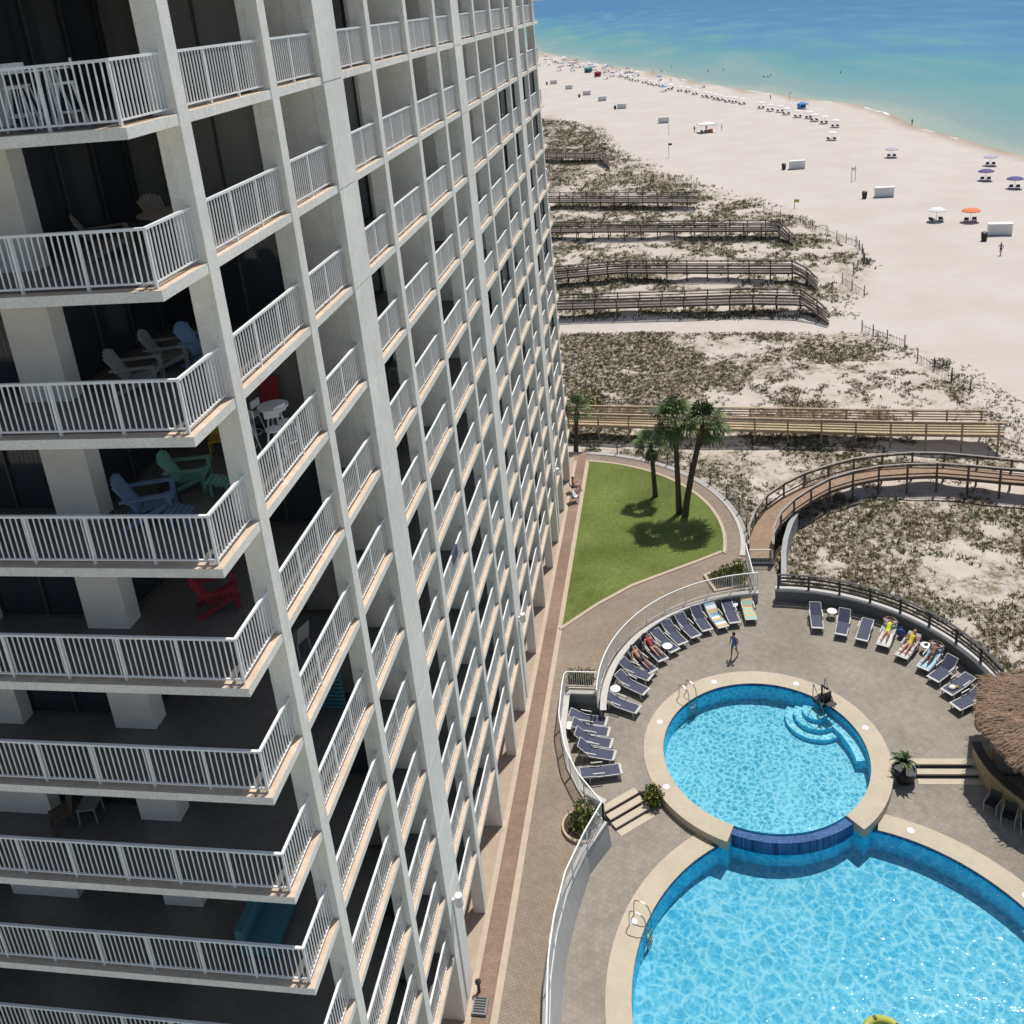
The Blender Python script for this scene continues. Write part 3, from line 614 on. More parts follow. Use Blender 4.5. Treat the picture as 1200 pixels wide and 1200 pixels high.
b = MB(); b.prism([(-5.9, 12.05), (.0, 12.05), (.0, 70.5), (-5.9, 70.5)], None, .004); structure(b.build('arcade_floor', M['salmon']))
b = MB(); b.prism([(.24, 12.05), (.97, 12.05), (.97, 70.2), (.24, 70.2)], None, .004); structure(b.build('brick_path', M['brick']))
b = MB()
for x0, x1 in ((.0, .24), (.97, 1.25)): b.prism([(x0, 12.05), (x1, 12.05), (x1, 69.3), (x0, 69.3)], None, .008)
structure(b.build('path_border', M['band']))
lawn = [(1.28, 69.15)] + lawn_outer + lawn_low + [(1.25, 47.6)]
b = MB(); b.prism(lawn, None, .035); structure(b.build('lawn', M['lawn']))
def ribbon(pts, w, z, h, name, m, zlow=None):
    A = offset(pts, w/2); B = offset(pts, -w/2); b = MB()
    b.loft([(x, y, z+h) for x, y in B], [(x, y, z+h) for x, y in A])
    zl = z if zlow is None else zlow
    b.loft([(x, y, z+h) for x, y in A], [(x, y, zl) for x, y in A]); b.loft([(x, y, zl) for x, y in B], [(x, y, z+h) for x, y in B])
    return b.build(name, m)
structure(ribbon([(1.25, 69.15)] + lawn_outer + lawn_low + [(1.12, 47.5)], .22, 0, .05, 'lawn_border', M['band']))
structure(ribbon(arc((-.4, 57.7), 12.95, 84, -10, 26), .45, 0, .06, 'kerb', M['wallcap']))
def bite(c, r, a0, a1): return arc(c, r, a0, a1, 40)
# circle crossings between the two pools
dd = math.hypot(C2[0]-C1[0], C2[1]-C1[1]); ang12 = math.degrees(math.atan2(C2[1]-C1[1], C2[0]-C1[0]))
def half(ra, rb): return math.degrees(math.acos((ra*ra+dd*dd-rb*rb)/(2*ra*dd)))
h1 = half(R1O, R2O); h2 = half(R2O, R1O)
b = MB()
up_deck = [(4.05, 41.0)] + [(2.05, 42.0), (2.08, 39.07), (2.72, 36.7), (3.4, 35.3), (4.48, 35.01), (6.04, 36.28)] + bite(C1, R1O-.05, 209, -14) + [(19.25, 38.76), (21.67, 38.89), (34, 38.9), (34, 41.0)] + arc(CU, RU, -2, 88, 24) + [(14.3, 55.7), (12.76, 55.7), (12.85, 51.7)] + NWARC
b = MB(); b.prism(up_deck[1:], -3.2, ZU, 1, 0); structure(b.build('pool_terrace', [M['deck'], M['wallgrey']]))
a2 = ang12+180                             # direction from the lower pool to the upper one
low_deck = wall_foot[::-1] + [(4.6, 34.8), (6.2, 36.0)] + arc(C1, R1O-.05, 209, 360+ang12-h1, 12) + arc(C2, R2O-.04, a2+h2, a2+360-h2, 70) + arc(C1, R1O-.05, 360+ang12+h1, 346, 8) + [(19.25, 38.6), (34, 38.75), (34, 16)]
b = MB(); b.prism(low_deck, -3.2, ZL, 1, 0); structure(b.build('lower_pool_terrace', [M['deck'], M['wallgrey']]))

def ring(b, c, ra, rb, a0, a1, z0, z1, n=70, mi=0, mt=None):
    A = arc(c, ra, a0, a1, n); B = arc(c, rb, a0, a1, n); mt = mi if mt is None else mt
    b.loft([(x, y, z1) for x, y in B], [(x, y, z1) for x, y in A], mt)
    b.loft([(x, y, z1) for x, y in A], [(x, y, z0) for x, y in A], mi); b.loft([(x, y, z0) for x, y in B], [(x, y, z1) for x, y in B], mi)
    for i in (0, -1): b.add([(*A[i], z0), (*B[i], z0), (*B[i], z1), (*A[i], z1)], [(0, 1, 2, 3)], mi)
def water_material(name, sc, deep, wide):
    m = bpy.data.materials.new(name); m.use_nodes = True; nt = m.node_tree; N = nt.nodes.new; Lk = nt.links.new
    out = nt.nodes['Material Output']; nt.nodes.remove(nt.nodes['Principled BSDF'])
    tc = N('ShaderNodeTexCoord')
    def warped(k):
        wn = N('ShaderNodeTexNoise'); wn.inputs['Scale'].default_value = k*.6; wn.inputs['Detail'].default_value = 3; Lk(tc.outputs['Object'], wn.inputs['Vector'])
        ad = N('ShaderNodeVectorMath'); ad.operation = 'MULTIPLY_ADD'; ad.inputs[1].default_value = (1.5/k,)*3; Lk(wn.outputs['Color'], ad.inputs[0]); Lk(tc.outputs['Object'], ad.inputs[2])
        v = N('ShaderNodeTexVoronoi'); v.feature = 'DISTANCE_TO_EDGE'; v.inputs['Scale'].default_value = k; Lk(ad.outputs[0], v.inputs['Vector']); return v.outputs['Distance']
    def rng(src, a_, b_, lo_, hi_):
        r = N('ShaderNodeMapRange'); r.interpolation_type = 'SMOOTHSTEP'; r.inputs[1].default_value = a_; r.inputs[2].default_value = b_; r.inputs[3].default_value = lo_; r.inputs[4].default_value = hi_; Lk(src, r.inputs[0]); return r.outputs[0]
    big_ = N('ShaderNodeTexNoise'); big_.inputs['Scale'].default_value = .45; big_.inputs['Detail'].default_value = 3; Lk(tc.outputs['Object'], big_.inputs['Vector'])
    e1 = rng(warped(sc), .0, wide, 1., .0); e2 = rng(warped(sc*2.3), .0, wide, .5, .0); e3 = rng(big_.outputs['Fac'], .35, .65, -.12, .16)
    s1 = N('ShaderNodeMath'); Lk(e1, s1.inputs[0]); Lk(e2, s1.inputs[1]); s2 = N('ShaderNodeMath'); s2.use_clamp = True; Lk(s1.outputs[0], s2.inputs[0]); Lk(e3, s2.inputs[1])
    mx = N('ShaderNodeMix'); mx.data_type = 'RGBA'; mx.inputs[6].default_value = (*deep, 1); mx.inputs[7].default_value = (1., 1., 1., 1); Lk(s2.outputs[0], mx.inputs[0])  # caustic light web painted into the transparent tint: bright lines, darker cells
    rp = N('ShaderNodeTexNoise'); rp.inputs['Scale'].default_value = sc*1.3; rp.inputs['Detail'].default_value = 4; Lk(tc.outputs['Object'], rp.inputs['Vector'])
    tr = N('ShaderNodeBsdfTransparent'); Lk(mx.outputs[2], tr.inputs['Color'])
    gl = N('ShaderNodeBsdfGlossy'); gl.inputs['Roughness'].default_value = .1
    bp = N('ShaderNodeBump'); bp.inputs['Strength'].default_value = .32; bp.inputs['Distance'].default_value = .12; Lk(rp.outputs['Fac'], bp.inputs['Height']); Lk(bp.outputs[0], gl.inputs['Normal'])
    fr = N('ShaderNodeFresnel'); fr.inputs['IOR'].default_value = 1.33; Lk(bp.outputs[0], fr.inputs['Normal'])
    ms = N('ShaderNodeMixShader'); Lk(fr.outputs[0], ms.inputs[0]); Lk(tr.outputs[0], ms.inputs[1]); Lk(gl.outputs[0], ms.inputs[2]); Lk(ms.outputs[0], out.inputs['Surface'])
    return m
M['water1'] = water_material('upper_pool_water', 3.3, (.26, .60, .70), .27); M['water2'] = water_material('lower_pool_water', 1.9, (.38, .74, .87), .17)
# upper pool
p1 = thing('swimming_pool', 'smaller round turquoise pool whose water spills over a blue tiled edge', 'pool', (0, 0, 0), group='round pools')
W0, W1 = 249, 311                          # the overflow edge, in degrees
b = MB(); ring(b, C1, R1, R1O, W1-360, W0, ZL-.06, ZU+.03, 90); b.build('coping', M['coping'], p1)
b = MB(); ring(b, C1, R1+.004, R1O-.02, W1-360, W0, -3.1, ZL-.06, 90); b.build('foundation', M['poolw'], p1)
b = MB(); ring(b, C1, R1, 5.38, W0, W1, -1.6, ZU-.09, 30); b.build('overflow_edge', M['ptile'], p1)
b = MB(); b.prism(arc(C1, R1+.01, 0, 360, 90)[:-1], None, -1.82); fl = b.build('basin_floor', M['poolf1'], p1)
b = MB(); b.loft([(*p, -.8) for p in arc(C1, R1-.004, 0, 360, 90)], [(*p, -1.82) for p in arc(C1, R1-.004, 0, 360, 90)]); b.build('basin_wall', M['poolw'], p1)
b = MB(); b.loft([(*p, ZU+.0) for p in arc(C1, R1-.01, 0, 360, 90)], [(*p, ZU-.14) for p in arc(C1, R1-.01, 0, 360, 90)]); b.build('waterline_tiles', M['ptile'], p1)
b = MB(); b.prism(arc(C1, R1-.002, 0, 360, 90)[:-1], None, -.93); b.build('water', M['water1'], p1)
def cut(c, r0_, r1_, a0, a1): return arc(c, r0_, a0, a1, 16) + arc(c, r1_, a1, a0, 16)
st = (15.15, 42.55); b = MB()              # round corner steps and bench under water
for i, (rr, z) in enumerate(((1.6, -1.58), (1.15, -1.32), (.7, -1.08))): b.prism([p for p in arc(st, rr, 150, 315, 18)] + [(15.6, 42.6)], -1.82, z, 1, 0)
b.prism(cut(C1, R1-.55, R1-.02, 2, 44), -1.82, -1.3, 1, 0); b.build('corner_steps', [mat('step_plaster', (.22, .56, .65), .6, .05, 2.), M['poolw']], p1)
# lower pool
b = MB(); ring(b, C1, R1+.004, 5.36, W0, W1, -3.1, -1.6, 30); b.build('weir_foot', M['poolw'], p1)
p2 = thing('swimming_pool', 'larger round turquoise pool at the lower terrace with a cream coping', 'pool', (0, 0, 0), group='round pools')
ha = half(R1O-.02, R2O); hb = math.degrees(math.acos((R2O*R2O+dd*dd-(R1O-.02)**2)/(2*R2O*dd)))
b = MB(); ring(b, C2, R2, R2O, a2+hb-1.2, a2+360-hb+1.2, -3.1, ZL+.03, 110); b.build('coping', M['coping'], p2)
hc = half(5.38, R2); hd = math.degrees(math.acos((R2*R2+dd*dd-5.38**2)/(2*R2*dd)))
def lens(r2): 
    return arc(C2, r2, a2+hd, a2+360-hd, 100) + arc(C1, 5.37, ang12+hc, ang12-hc, 24)[1:-1]
b = MB(); b.prism(lens(R2+.01), None, -2.3); b.build('basin_floor', M['poolf'], p2)
b = MB(); b.loft([(*p, -1.3) for p in arc(C2, R2-.004, a2+hd-3, a2+363-hd, 100)], [(*p, -2.3) for p in arc(C2, R2-.004, a2+hd-3, a2+363-hd, 100)]); b.build('basin_wall', M['poolw'], p2)
b = MB(); b.loft([(*p, ZL) for p in arc(C2, R2-.01, a2+hd, a2+360-hd, 100)], [(*p, ZL-.14) for p in arc(C2, R2-.01, a2+hd, a2+360-hd, 100)]); b.build('waterline_tiles', M['ptile'], p2)
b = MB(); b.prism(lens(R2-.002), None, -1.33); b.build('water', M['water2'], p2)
b = MB()
for a in range(20, 400, 47): 
    x, y = C2[0]+(R2O-.5)*math.cos(R(a)), C2[1]+(R2O-.5)*math.sin(R(a))
    if math.hypot(x-C1[0], y-C1[1]) > 6.2: b.lathe([(.16, ZL+.031), (.16, ZL+.04), (.02, ZL+.042)], 14, (x, y, 0))
b.build('skimmer_lids', M['white'], p2)
b = MB()
for a in range(20, 230, 47):
    x, y = C1[0]+(R1O-.5)*math.cos(R(a)), C1[1]+(R1O-.5)*math.sin(R(a)); b.lathe([(.16, ZU+.031), (.16, ZU+.04), (.02, ZU+.042)], 14, (x, y, 0))
b.build('skimmer_lids', M['white'], p1)
# steps
def steps(name, label, a, c, d, n, z_hi, run, rise):
    """a-c: upper edge, d: direction of descent"""
    t = thing(name, label, 'steps'); a = Vector((*a, 0)); c = Vector((*c, 0)); d = Vector((*d, 0)).normalized(); b = MB(); r_ = MB()
    for i in range(n):
        z = z_hi - rise*i; p = [a+d*run*(i-.85), c+d*run*(i-.85), c+d*run*i, a+d*run*i]
        b.prism([(q.x, q.y) for q in p][::-1], z-.06, z+.012)
        q = [a+d*(run*i-.03), c+d*(run*i-.03)]
        r_.add([q[0]+Vector((0, 0, z-.06)), q[1]+Vector((0, 0, z-.06)), q[1]+Vector((0, 0, z-rise-.001)), q[0]+Vector((0, 0, z-rise-.001))], [(0, 1, 2, 3)])
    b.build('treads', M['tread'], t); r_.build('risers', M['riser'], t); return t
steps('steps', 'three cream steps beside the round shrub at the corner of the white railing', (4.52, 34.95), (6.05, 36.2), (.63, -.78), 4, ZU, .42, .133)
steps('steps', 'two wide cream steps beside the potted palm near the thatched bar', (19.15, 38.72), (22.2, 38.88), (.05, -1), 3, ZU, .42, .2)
# ------------------------------------------------------------------ retaining walls and railings round the terraces
def wall_strip(name, label, cat, top, foot, zt_, zf, cap_w=.3, m='wallgrey', capm='wallcap', side=1):
    t = thing(name, label, cat); b = MB(); n = min(len(top), len(foot)); inner = offset(top, -cap_w*side)
    b.loft([(*p, zt_) for p in top[:n]], [(*p, zf) for p in foot[:n]]); b.build('face', M[m], t)
    c = MB(); A = [(*p, zt_+.07) for p in offset(top, .03*side)]; B = [(*p, zt_+.07) for p in inner]
    c.loft(A, B); c.loft([(x, y, zt_-.03) for x, y, z in A], A); c.loft([(x, y, zt_-.03) for x, y, z in B], B); c.build('cap', M[capm], t); return t
wall_strip('retaining_wall', 'sloping pale grey wall along the walkway above the lower pool terrace', 'wall', resample(wall_w, .6), resample(wall_foot, .6), .02, ZL, .28, side=1)
wall_strip('retaining_wall', 'pale grey curved wall behind the row of loungers under the white railing', 'wall', arc(CU, RU-.02, 97, 184, 40), arc(CU, RU-.03, 97, 184, 40), .02, ZU, .3, side=-1)
wall_strip('retaining_wall', 'short pale wall beside the low row of loungers below the fenced hedge', 'wall', resample([(3.72, 42.15), (2.02, 42.15), (2.06, 39.07), (2.68, 36.7), (3.38, 35.3), (4.55, 34.6)], .5), resample([(3.72, 42.15), (2.02, 42.15), (2.06, 39.07), (2.68, 36.7), (3.38, 35.3), (4.55, 34.6)], .5), .0, ZU, .24, side=-1)
east_arc = arc(CU, 10.35, 91, -2, 40)
t = thing('retaining_wall', 'low curved terrace wall with a pale cap under the dark wooden fence', 'wall'); b = MB()
ring(b, CU, 10.3, 10.62, -2, 91, -3.6, -.06, 50); b.build('face', mat('shaded_render', (.16, .165, .165), .85, .08, 3.), t)  # wall render darkened: the shade on this face is put into its colour
b = MB(); ring(b, CU, 10.24, 10.68, -2, 91, -.06, .03, 50); b.build('cap', M['wallcap'], t)

def picket(name, label, pts, z, h=1.15, gap=.12, post=1.6, m='white_metal', base=.1):
    """metal railing with upright pickets"""
    t = thing(name, label, 'railing'); L = resample(pts, .4)
    for nm, hh, w_ in (('top_rail', h, .055), ('bottom_rail', base, .04)):
        b = MB()
        for a, c in zip(L, L[1:]): b.bar((*a, z+hh), (*c, z+hh), w_, w_)
        b.build(nm, M[m], t)
    p_ = MB()
    for q in resample(pts, gap): p_.box(q[0]-.011, q[0]+.011, q[1]-.011, q[1]+.011, z+base, z+h, faces='side')
    p_.build('pickets', M[m], t)
    for q in resample(pts, post):
        b = MB(); b.box(q[0]-.03, q[0]+.03, q[1]-.03, q[1]+.03, z, z+h+.02); b.build('post', M[m], t)
    return t
picket('railing', 'long curved white railing above the arc of loungers', arc(CU, RU+.12, 97, 183, 40), .08)
picket('railing', 'white railing round the corner of the lounger bay with the hedge', [(3.72, 42.3), (2.0, 42.3)] + f2[1:], .02)
picket('railing', 'white railing along the walkway above the lower pool terrace', [(4.59, 33.55)] + wall_w[1:], .08)
picket('railing', 'short white railing in front of the hedge by the boardwalk gate', [(12.7, 51.75), (12.5, 55.0)], .05)
g = thing('gate', 'white picket gate closing the curved boardwalk', 'gate'); b = MB()
ga, gb = Vector((12.78, 55.62, -.72)), Vector((14.25, 55.62, -.72))
for h in (.12, 1.1): b.bar(ga+Vector((0, 0, h)), gb+Vector((0, 0, h)), .05, .05)
for i in range(15): q = ga.lerp(gb, i/14); b.bar(q, q+Vector((0, 0, 1.12)), .022 if 0 < i < 14 else .07, .022 if 0 < i < 14 else .07)
b.build('gate_leaf', M['white_metal'], g); b = MB(); b.bar(gb+Vector((-.2, -.05, .6)), gb+Vector((-.1, -.05, .8)), .04, .04); b.build('latch', M['steel'], g)

# cable fence on the kerb round the lawn
t = thing('fence', 'low wire fence with dark posts around the edge of the lawn path', 'fence'); 
cl = arc((-.4, 57.7), 13.25, 83, -6, 30)
for q in resample(cl, 2.4): b = MB(); b.box(q[0]-.04, q[0]+.04, q[1]-.04, q[1]+.04, -.3, 1.05); b.build('post', M['bwood'], t)
for h in (.3, .55, .8, 1.02):
    c = MB()
    for a, d in zip(cl, cl[1:]): c.bar((*a, h), (*d, h), .022, .022)
    c.build('wire', M['steel'], t)
# dark wooden fence on the terrace wall
t = thing('fence', 'dark weathered wooden fence on the curved wall between terrace and dunes', 'fence'); 
fl_ = arc(CU, 10.5, 90, 12, 30)
for q in resample(fl_, 1.9): b = MB(); b.box(q[0]-.06, q[0]+.06, q[1]-.06, q[1]+.06, -.1, .95); b.build('post', M['bwood'], t)
for h in (.25, .5, .75, .97):
    c = MB()
    for a, d in zip(fl_, fl_[1:]): c.bar((*a, h), (*d, h), .04 if h < .9 else .16, .12 if h < .9 else .045)
    c.build('rail' if h < .9 else 'cap_rail', M['bwood'], t)
# concrete strip beside the boardwalk start
wall_strip('retaining_wall', 'narrow pale concrete wall curving beside the boardwalk into the dunes', 'wall', resample(D['RWALL'], .5), resample(offset(D['RWALL'], -.02), .5), -.45, -2.2, .3, capm='wallgrey', side=-1)

# ------------------------------------------------------------------ plants near the pools
def leaf_quads(b, c, n, rx, ry, rz, ls, rnd, nm=3, flat=.3):
    for _ in range(n):
        while True:
            p = Vector((rnd.uniform(-1, 1), rnd.uniform(-1, 1), rnd.uniform(-1, 1)))
            if .25 < p.length < 1: break
        k = .86+.28*noise.noise(p*2.1+Vector(c)); q = Vector(c)+Vector((p.x*rx*k, p.y*ry*k, p.z*rz*k))
        d = Vector((rnd.gauss(0, 1), rnd.gauss(0, 1), rnd.gauss(.4, .6))).normalized(); e = d.orthogonal().normalized(); e.rotate(Matrix.Rotation(rnd.uniform(0, 6.28), 3, d)); s_ = d.cross(e)
        l = ls*rnd.uniform(.6, 1.3); w_ = l*.38
        b.add([q-e*l*.5, q+s_*w_*.5, q+e*l*.5, q-s_*w_*.5], [(0, 1, 2, 3)], rnd.randrange(nm))
def shrub(name, label, cat, c, rx, ry, rz, n, ls, mats, seed=1, group=None):
    rnd = random.Random(seed); t = thing(name, label, cat, c, group=group); b = MB(); leaf_quads(b, (0, 0, rz*.85), n, rx, ry, rz, ls, rnd, len(mats)); b.build('foliage', [M[m] for m in mats], t)
    b = MB(); 
    for i in range(5): a = 6.28*i/5; b.tube([(0, 0, 0), (rx*.25*math.cos(a), ry*.25*math.sin(a), rz*.6), (rx*.55*math.cos(a), ry*.55*math.sin(a), rz*1.1)], [.03, .022, .01], 5)
    b.build('stems', M['trunk'], t); return t
def planter(label, poly, h=.16):
    t = thing('planter', label, 'planter'); b = MB(); c = [sum(p[i] for p in poly)/len(poly) for i in (0, 1)]
    inn = [(c[0]+(x-c[0])*.86, c[1]+(y-c[1])*.86) for x, y in poly]
    b.prism(poly, -.1, h, 0, 0, holes=[inn]); b.build('kerb', M['band'], t); b = MB(); b.prism(inn, None, h-.05); b.build('soil', M['soil'], t); return t
P1 = [(9.7, 53.1), (12.3, 54.7), (12.5, 52.1), (10.35, 51.3)]
planter('triangular planter by the boardwalk gate', P1[::-1])
for i, (x, y) in enumerate(((10.6, 52.6), (11.2, 53.2), (11.9, 53.8), (11.3, 52.3), (12.0, 52.8), (11.95, 52.1))):
    shrub('hedge_shrub', ['yellow green shrub at the narrow tip of the triangular planter', 'yellow green shrub in the middle of the triangular planter', 'yellow green shrub at the gate corner of the triangular planter', 'yellow green shrub nearest the loungers in the triangular planter', 'yellow green shrub against the short railing of the triangular planter', 'yellow green shrub at the lounger corner of the triangular planter'][i], 'shrub', (x, y, .1), .6, .5, .42, 260, .16, ['leaf_y', 'leaf_b', 'leaf_a', 'leaf_c'], 10+i, 'shrubs in the triangular planter')
planter('small rectangular planter behind the low row of loungers', [(1.9, 42.4), (3.62, 42.4), (3.62, 43.5), (2.2, 43.5), (1.9, 43.2)])
for i, x in enumerate((2.3, 2.8, 3.3)):
    shrub('hedge_shrub', ['yellow green shrub at the walkway end of the small planter', 'yellow green shrub in the middle of the small planter', 'yellow green shrub at the terrace end of the small planter'][i], 'shrub', (x, 42.95, .1), .42, .42, .42, 240, .15, ['leaf_y', 'leaf_b', 'leaf_c', 'dead'], 30+i, 'shrubs in the small planter')
planter('rounded planter at the corner of the white railings beside the steps', arc((3.7, 33.25), .98, 60, 300, 16))
shrub('shrub', 'round dark green shrub with yellow leaf tips in the rounded planter', 'shrub', (3.75, 33.35, .05), .82, .95, .62, 900, .17, ['leaf_a', 'leaf_b', 'leaf_c', 'leaf_y'], 41)
shrub('shrub', 'round green shrub between the cream steps and the pool coping', 'shrub', (6.75, 36.0, -1.25), .55, .55, .62, 700, .2, ['leaf_a', 'leaf_b', 'leaf_b', 'leaf_y'], 42)
# fan palms
def fan_leaf(b, o, az, el, L, rad, rnd, mi, droop=.35):
    d = Vector((math.cos(az)*math.cos(el), math.sin(az)*math.cos(el), math.sin(el))); tip = o+d*L; side = Vector((-math.sin(az), math.cos(az), 0)); up = side.cross(d)*-1
    b.bar(o, tip, .035, .02, mi)
    n = 15
    for i in range(n):
        a = R(-125+250*i/(n-1)); v = (d*math.cos(a)+side*math.sin(a)).normalized(); r_ = rad*rnd.uniform(.82, 1.08)*(1-.18*abs(a)/2.2)
        m1 = tip+v*r_*.6+up*.02; e = tip+v*r_+Vector((0, 0, -droop*r_*rnd.uniform(.5, 1.3))); w_ = v.cross(up).normalized()*r_*.07
        b.add([tip, m1+w_, e, m1-w_], [(0, 1, 2, 3)], mi)
def fan_palm(label, base, top, seed, crown=1.25, n=34, skirt=1.0, trunk=.17, group=None):
    rnd = random.Random(seed); t = thing('palm_tree', label, 'palm tree', base, group=group); top = Vector(top)-Vector(base)
    pts = []; rr = []
    for i in range(15):
        s_ = i/14; bend = math.sin(s_*math.pi)*.06
        pts.append((top.x*s_**1.25+bend*top.y*0, top.y*s_**1.25, top.z*s_)); rr.append(trunk*(1.45-.6*s_ if s_ < .15 else 1.36-.35*s_)*(1+.06*(i % 2)))
    b = MB(); b.tube(pts, rr, 10); b.build('trunk', M['trunk'], t, smooth=True)
    b = MB()
    for i in range(n):
        el = R(rnd.uniform(-25, 80)); az = rnd.uniform(0, 6.283); fan_leaf(b, top+Vector((0, 0, .05)), az, el, crown*rnd.uniform(.55, .8), crown*rnd.uniform(.5, .66), rnd, rnd.choice((0, 0, 1, 2)), .35 if el > 0 else .6)
    b.build('crown', [M['palm_a'], M['palm_b'], M['leaf_c']], t)
    b = MB()
    for i in range(int(n*1.1)):
        az = rnd.uniform(0, 6.283); el = R(rnd.uniform(-82, -50)); fan_leaf(b, top+Vector((0, 0, -.1-rnd.uniform(0, .5)*skirt)), az, el, skirt*rnd.uniform(.3, .55), skirt*rnd.uniform(.4, .6), rnd, 0, .5)
    b.build('dead_skirt', M['dead'], t); return t
pa, pb, pc_ = D['PALMS']
fan_palm('shortest fan palm on the lawn with a full brown skirt', (*pa, 0), (pa[0]-.15, pa[1], 4.2), 1, 1.2, 30, .95, .14)
fan_palm('tall upright fan palm on the lawn, left of the leaning one', (*pb, 0), (pb[0]-.05, pb[1]+.5, 7.0), 2, 1.65, 32, 1.15, .16)
fan_palm('tall leaning fan palm on the lawn', (*pc_, 0), (pc_[0]+1.45, pc_[1]+.5, 6.9), 3, 1.75, 34, 1.2, .17)
fan_palm('green palm half hidden behind the far corner of the tower', (-.1, 71.8, -.6), (.15, 72.5, 3.1), 4, 1.2, 26, .55, .15)
def frond_plant(t, n, L, rnd, z0=0.):
    b = MB()
    for i in range(n):
        az = 6.283*i/n+rnd.uniform(-.2, .2); el = R(rnd.uniform(25, 75)); prev = None
        for s_ in range(6):
            f = s_/5; q = Vector((math.cos(az)*L*f*math.cos(el), math.sin(az)*L*f*math.cos(el), z0+L*(f*math.sin(el)-.55*f*f))); side = Vector((-math.sin(az), math.cos(az), -.3))*(.16*L*math.sin(math.pi*min(.95, f+.12)))
            cur = (q+side, q-side, q)
            if prev: b.add([prev[0], prev[2], cur[2], cur[0]], [(0, 1, 2, 3)], i % 2); b.add([prev[2], prev[1], cur[1], cur[2]], [(0, 1, 2, 3)], (i+1) % 2)
            prev = cur
    b.build('foliage', [M['palm_a'], M['leaf_c']], t)
px, py = 18.55, 38.15
t = thing('potted_palm', 'small palm in a dark round pot beside the wide steps', 'potted plant', (px, py, ZL)); b = MB(); b.lathe([(.38, 0), (.55, .35), (.58, .62), (.5, .62), (.48, .5)], 18); b.build('pot', M['black'], t)
b = MB(); b.tube([(0, 0, .4), (0.03, .05, 1.1)], [.09, .07], 8); b.build('trunk', M['trunk'], t); frond_plant(t, 15, .85, random.Random(5), 1.1)
b = MB(); b.prism([(18.05, 38.35), (19.12, 38.35), (19.12, 38.95), (18.05, 38.95)], ZL, ZU+.06); tag(b.build('planter', M['tread']), 'cream ledge behind the potted palm', 'planter')

# ------------------------------------------------------------------ boardwalks
def boardwalk(label, Lp, Rp, z, zg, mats, rails=3, post=2.4, plank=.3, ramp=0., h=1.05):
    """Lp / Rp: the two edges; ramp: length of the sloping end"""
    t = thing('boardwalk', label, 'boardwalk'); n = 200
    tot = sum(math.dist(a, c) for a, c in zip(Lp, Lp[1:])); n = max(2, int(tot/plank)); A = resample(Lp, tot/n); B = resample(Rp, sum(math.dist(a, c) for a, c in zip(Rp, Rp[1:]))/n); n = min(len(A), len(B))-1
    def zz(i): 
        if not ramp: return z
        s_ = (1-i/n)*tot; return z if s_ > ramp else z-(1-s_/ramp)*(z-zg-.12)
    d = MB()
    for i in range(n):
        a0, a1, b0, b1 = (Vector((*q, zz(j))) for q, j in ((A[i], i), (A[i+1], i+1), (B[i], i), (B[i+1], i+1)))
        g_ = .06; q = [a0.lerp(a1, g_), b0.lerp(b1, g_), b0.lerp(b1, 1-g_), a0.lerp(a1, 1-g_)]; dn = Vector((0, 0, -.04))
        d.add(q+[v+dn for v in q], [(0, 1, 2, 3), (7, 6, 5, 4), (0, 4, 5, 1), (1, 5, 6, 2), (2, 6, 7, 3), (3, 7, 4, 0)], 0)
    d.build('deck', mats[0], t)
    for P_ in (A, B):
        b = MB()
        for i in range(0, n, 4): b.bar((*P_[i], zz(i)-.14), (*P_[min(i+4, n)], zz(min(i+4, n))-.14), .06, .2)
        b.build('joist', mats[1], t)
    for P_ in (A, B):
        b = MB(); k = max(1, round(post/(tot/n)))
        for i in range(0, n+1, k): b.box(P_[i][0]-.065, P_[i][0]+.065, P_[i][1]-.065, P_[i][1]+.065, zg-.8, zz(i)+h)
        for i in range(0, n, k):
            j = min(i+k, n)
            for r_ in range(rails): hh = .22+(h-.32)*r_/max(1, rails-1)*.95; b.bar((*P_[i], zz(i)+hh), (*P_[j], zz(j)+hh), .04, .11)
            b.bar((*P_[i], zz(i)+h+.02), (*P_[j], zz(j)+h+.02), .16, .045, 1)
        b.build('railing', [mats[1], mats[-1]], t)
    return t
cl_, cr_ = D['CURVED']['left'], D['CURVED']['right']
cl_ = smooth_line([(12.72, 55.7), (12.8, 57.6), (13.5, 60.2)] + cl_[2:] + [(37, 66.2), (46, 64.6)], 1); cr_ = smooth_line([(14.28, 55.7), (14.45, 57.67)] + cr_[2:] + [(37, 64.7), (46, 63.0)], 1)
boardwalk('curved boardwalk with dark rails and orange deck leading from the gate', cl_, cr_, -.3, -1.7, (M['odeck'], M['rwood'], M['rcap']), 2, 2.3, .16)
BWL = dict(b6='straight boardwalk of new yellow timber behind the palms', b5='grey boardwalk beside the sand track, nearest of the five', b4='grey boardwalk, second of the five beyond the sand track', b3='grey boardwalk in the middle of the five', b2='grey boardwalk, fourth of the five beyond the sand track', b1='short grey boardwalk nearest the open beach, farthest of the five')
for k, v in D['BW'].items():
    near, far = v['near'], v['far']; n_ = Vector(near[0]); f_ = Vector(far[0]); mn, mf = near, far
    ext = lambda p: [(p[0][0]-9, p[0][1]+(p[0][1]-p[1][1])/(p[1][0]-p[0][0])*9)] + p
    near, far = ext(near), ext(far)
    if k == 'b6': boardwalk(BWL[k], far, near, -.3, -1.7, (M['ywood'], M['yrail'], M['ywood']), 4, 2.6, .2)
    else: boardwalk(BWL[k], far, near, -.3, -1.75, (M['gdeck'], M['gwood'], M['gdeck']), 3, 2.6, .3, 4.2 if k != 'b2' else 0)
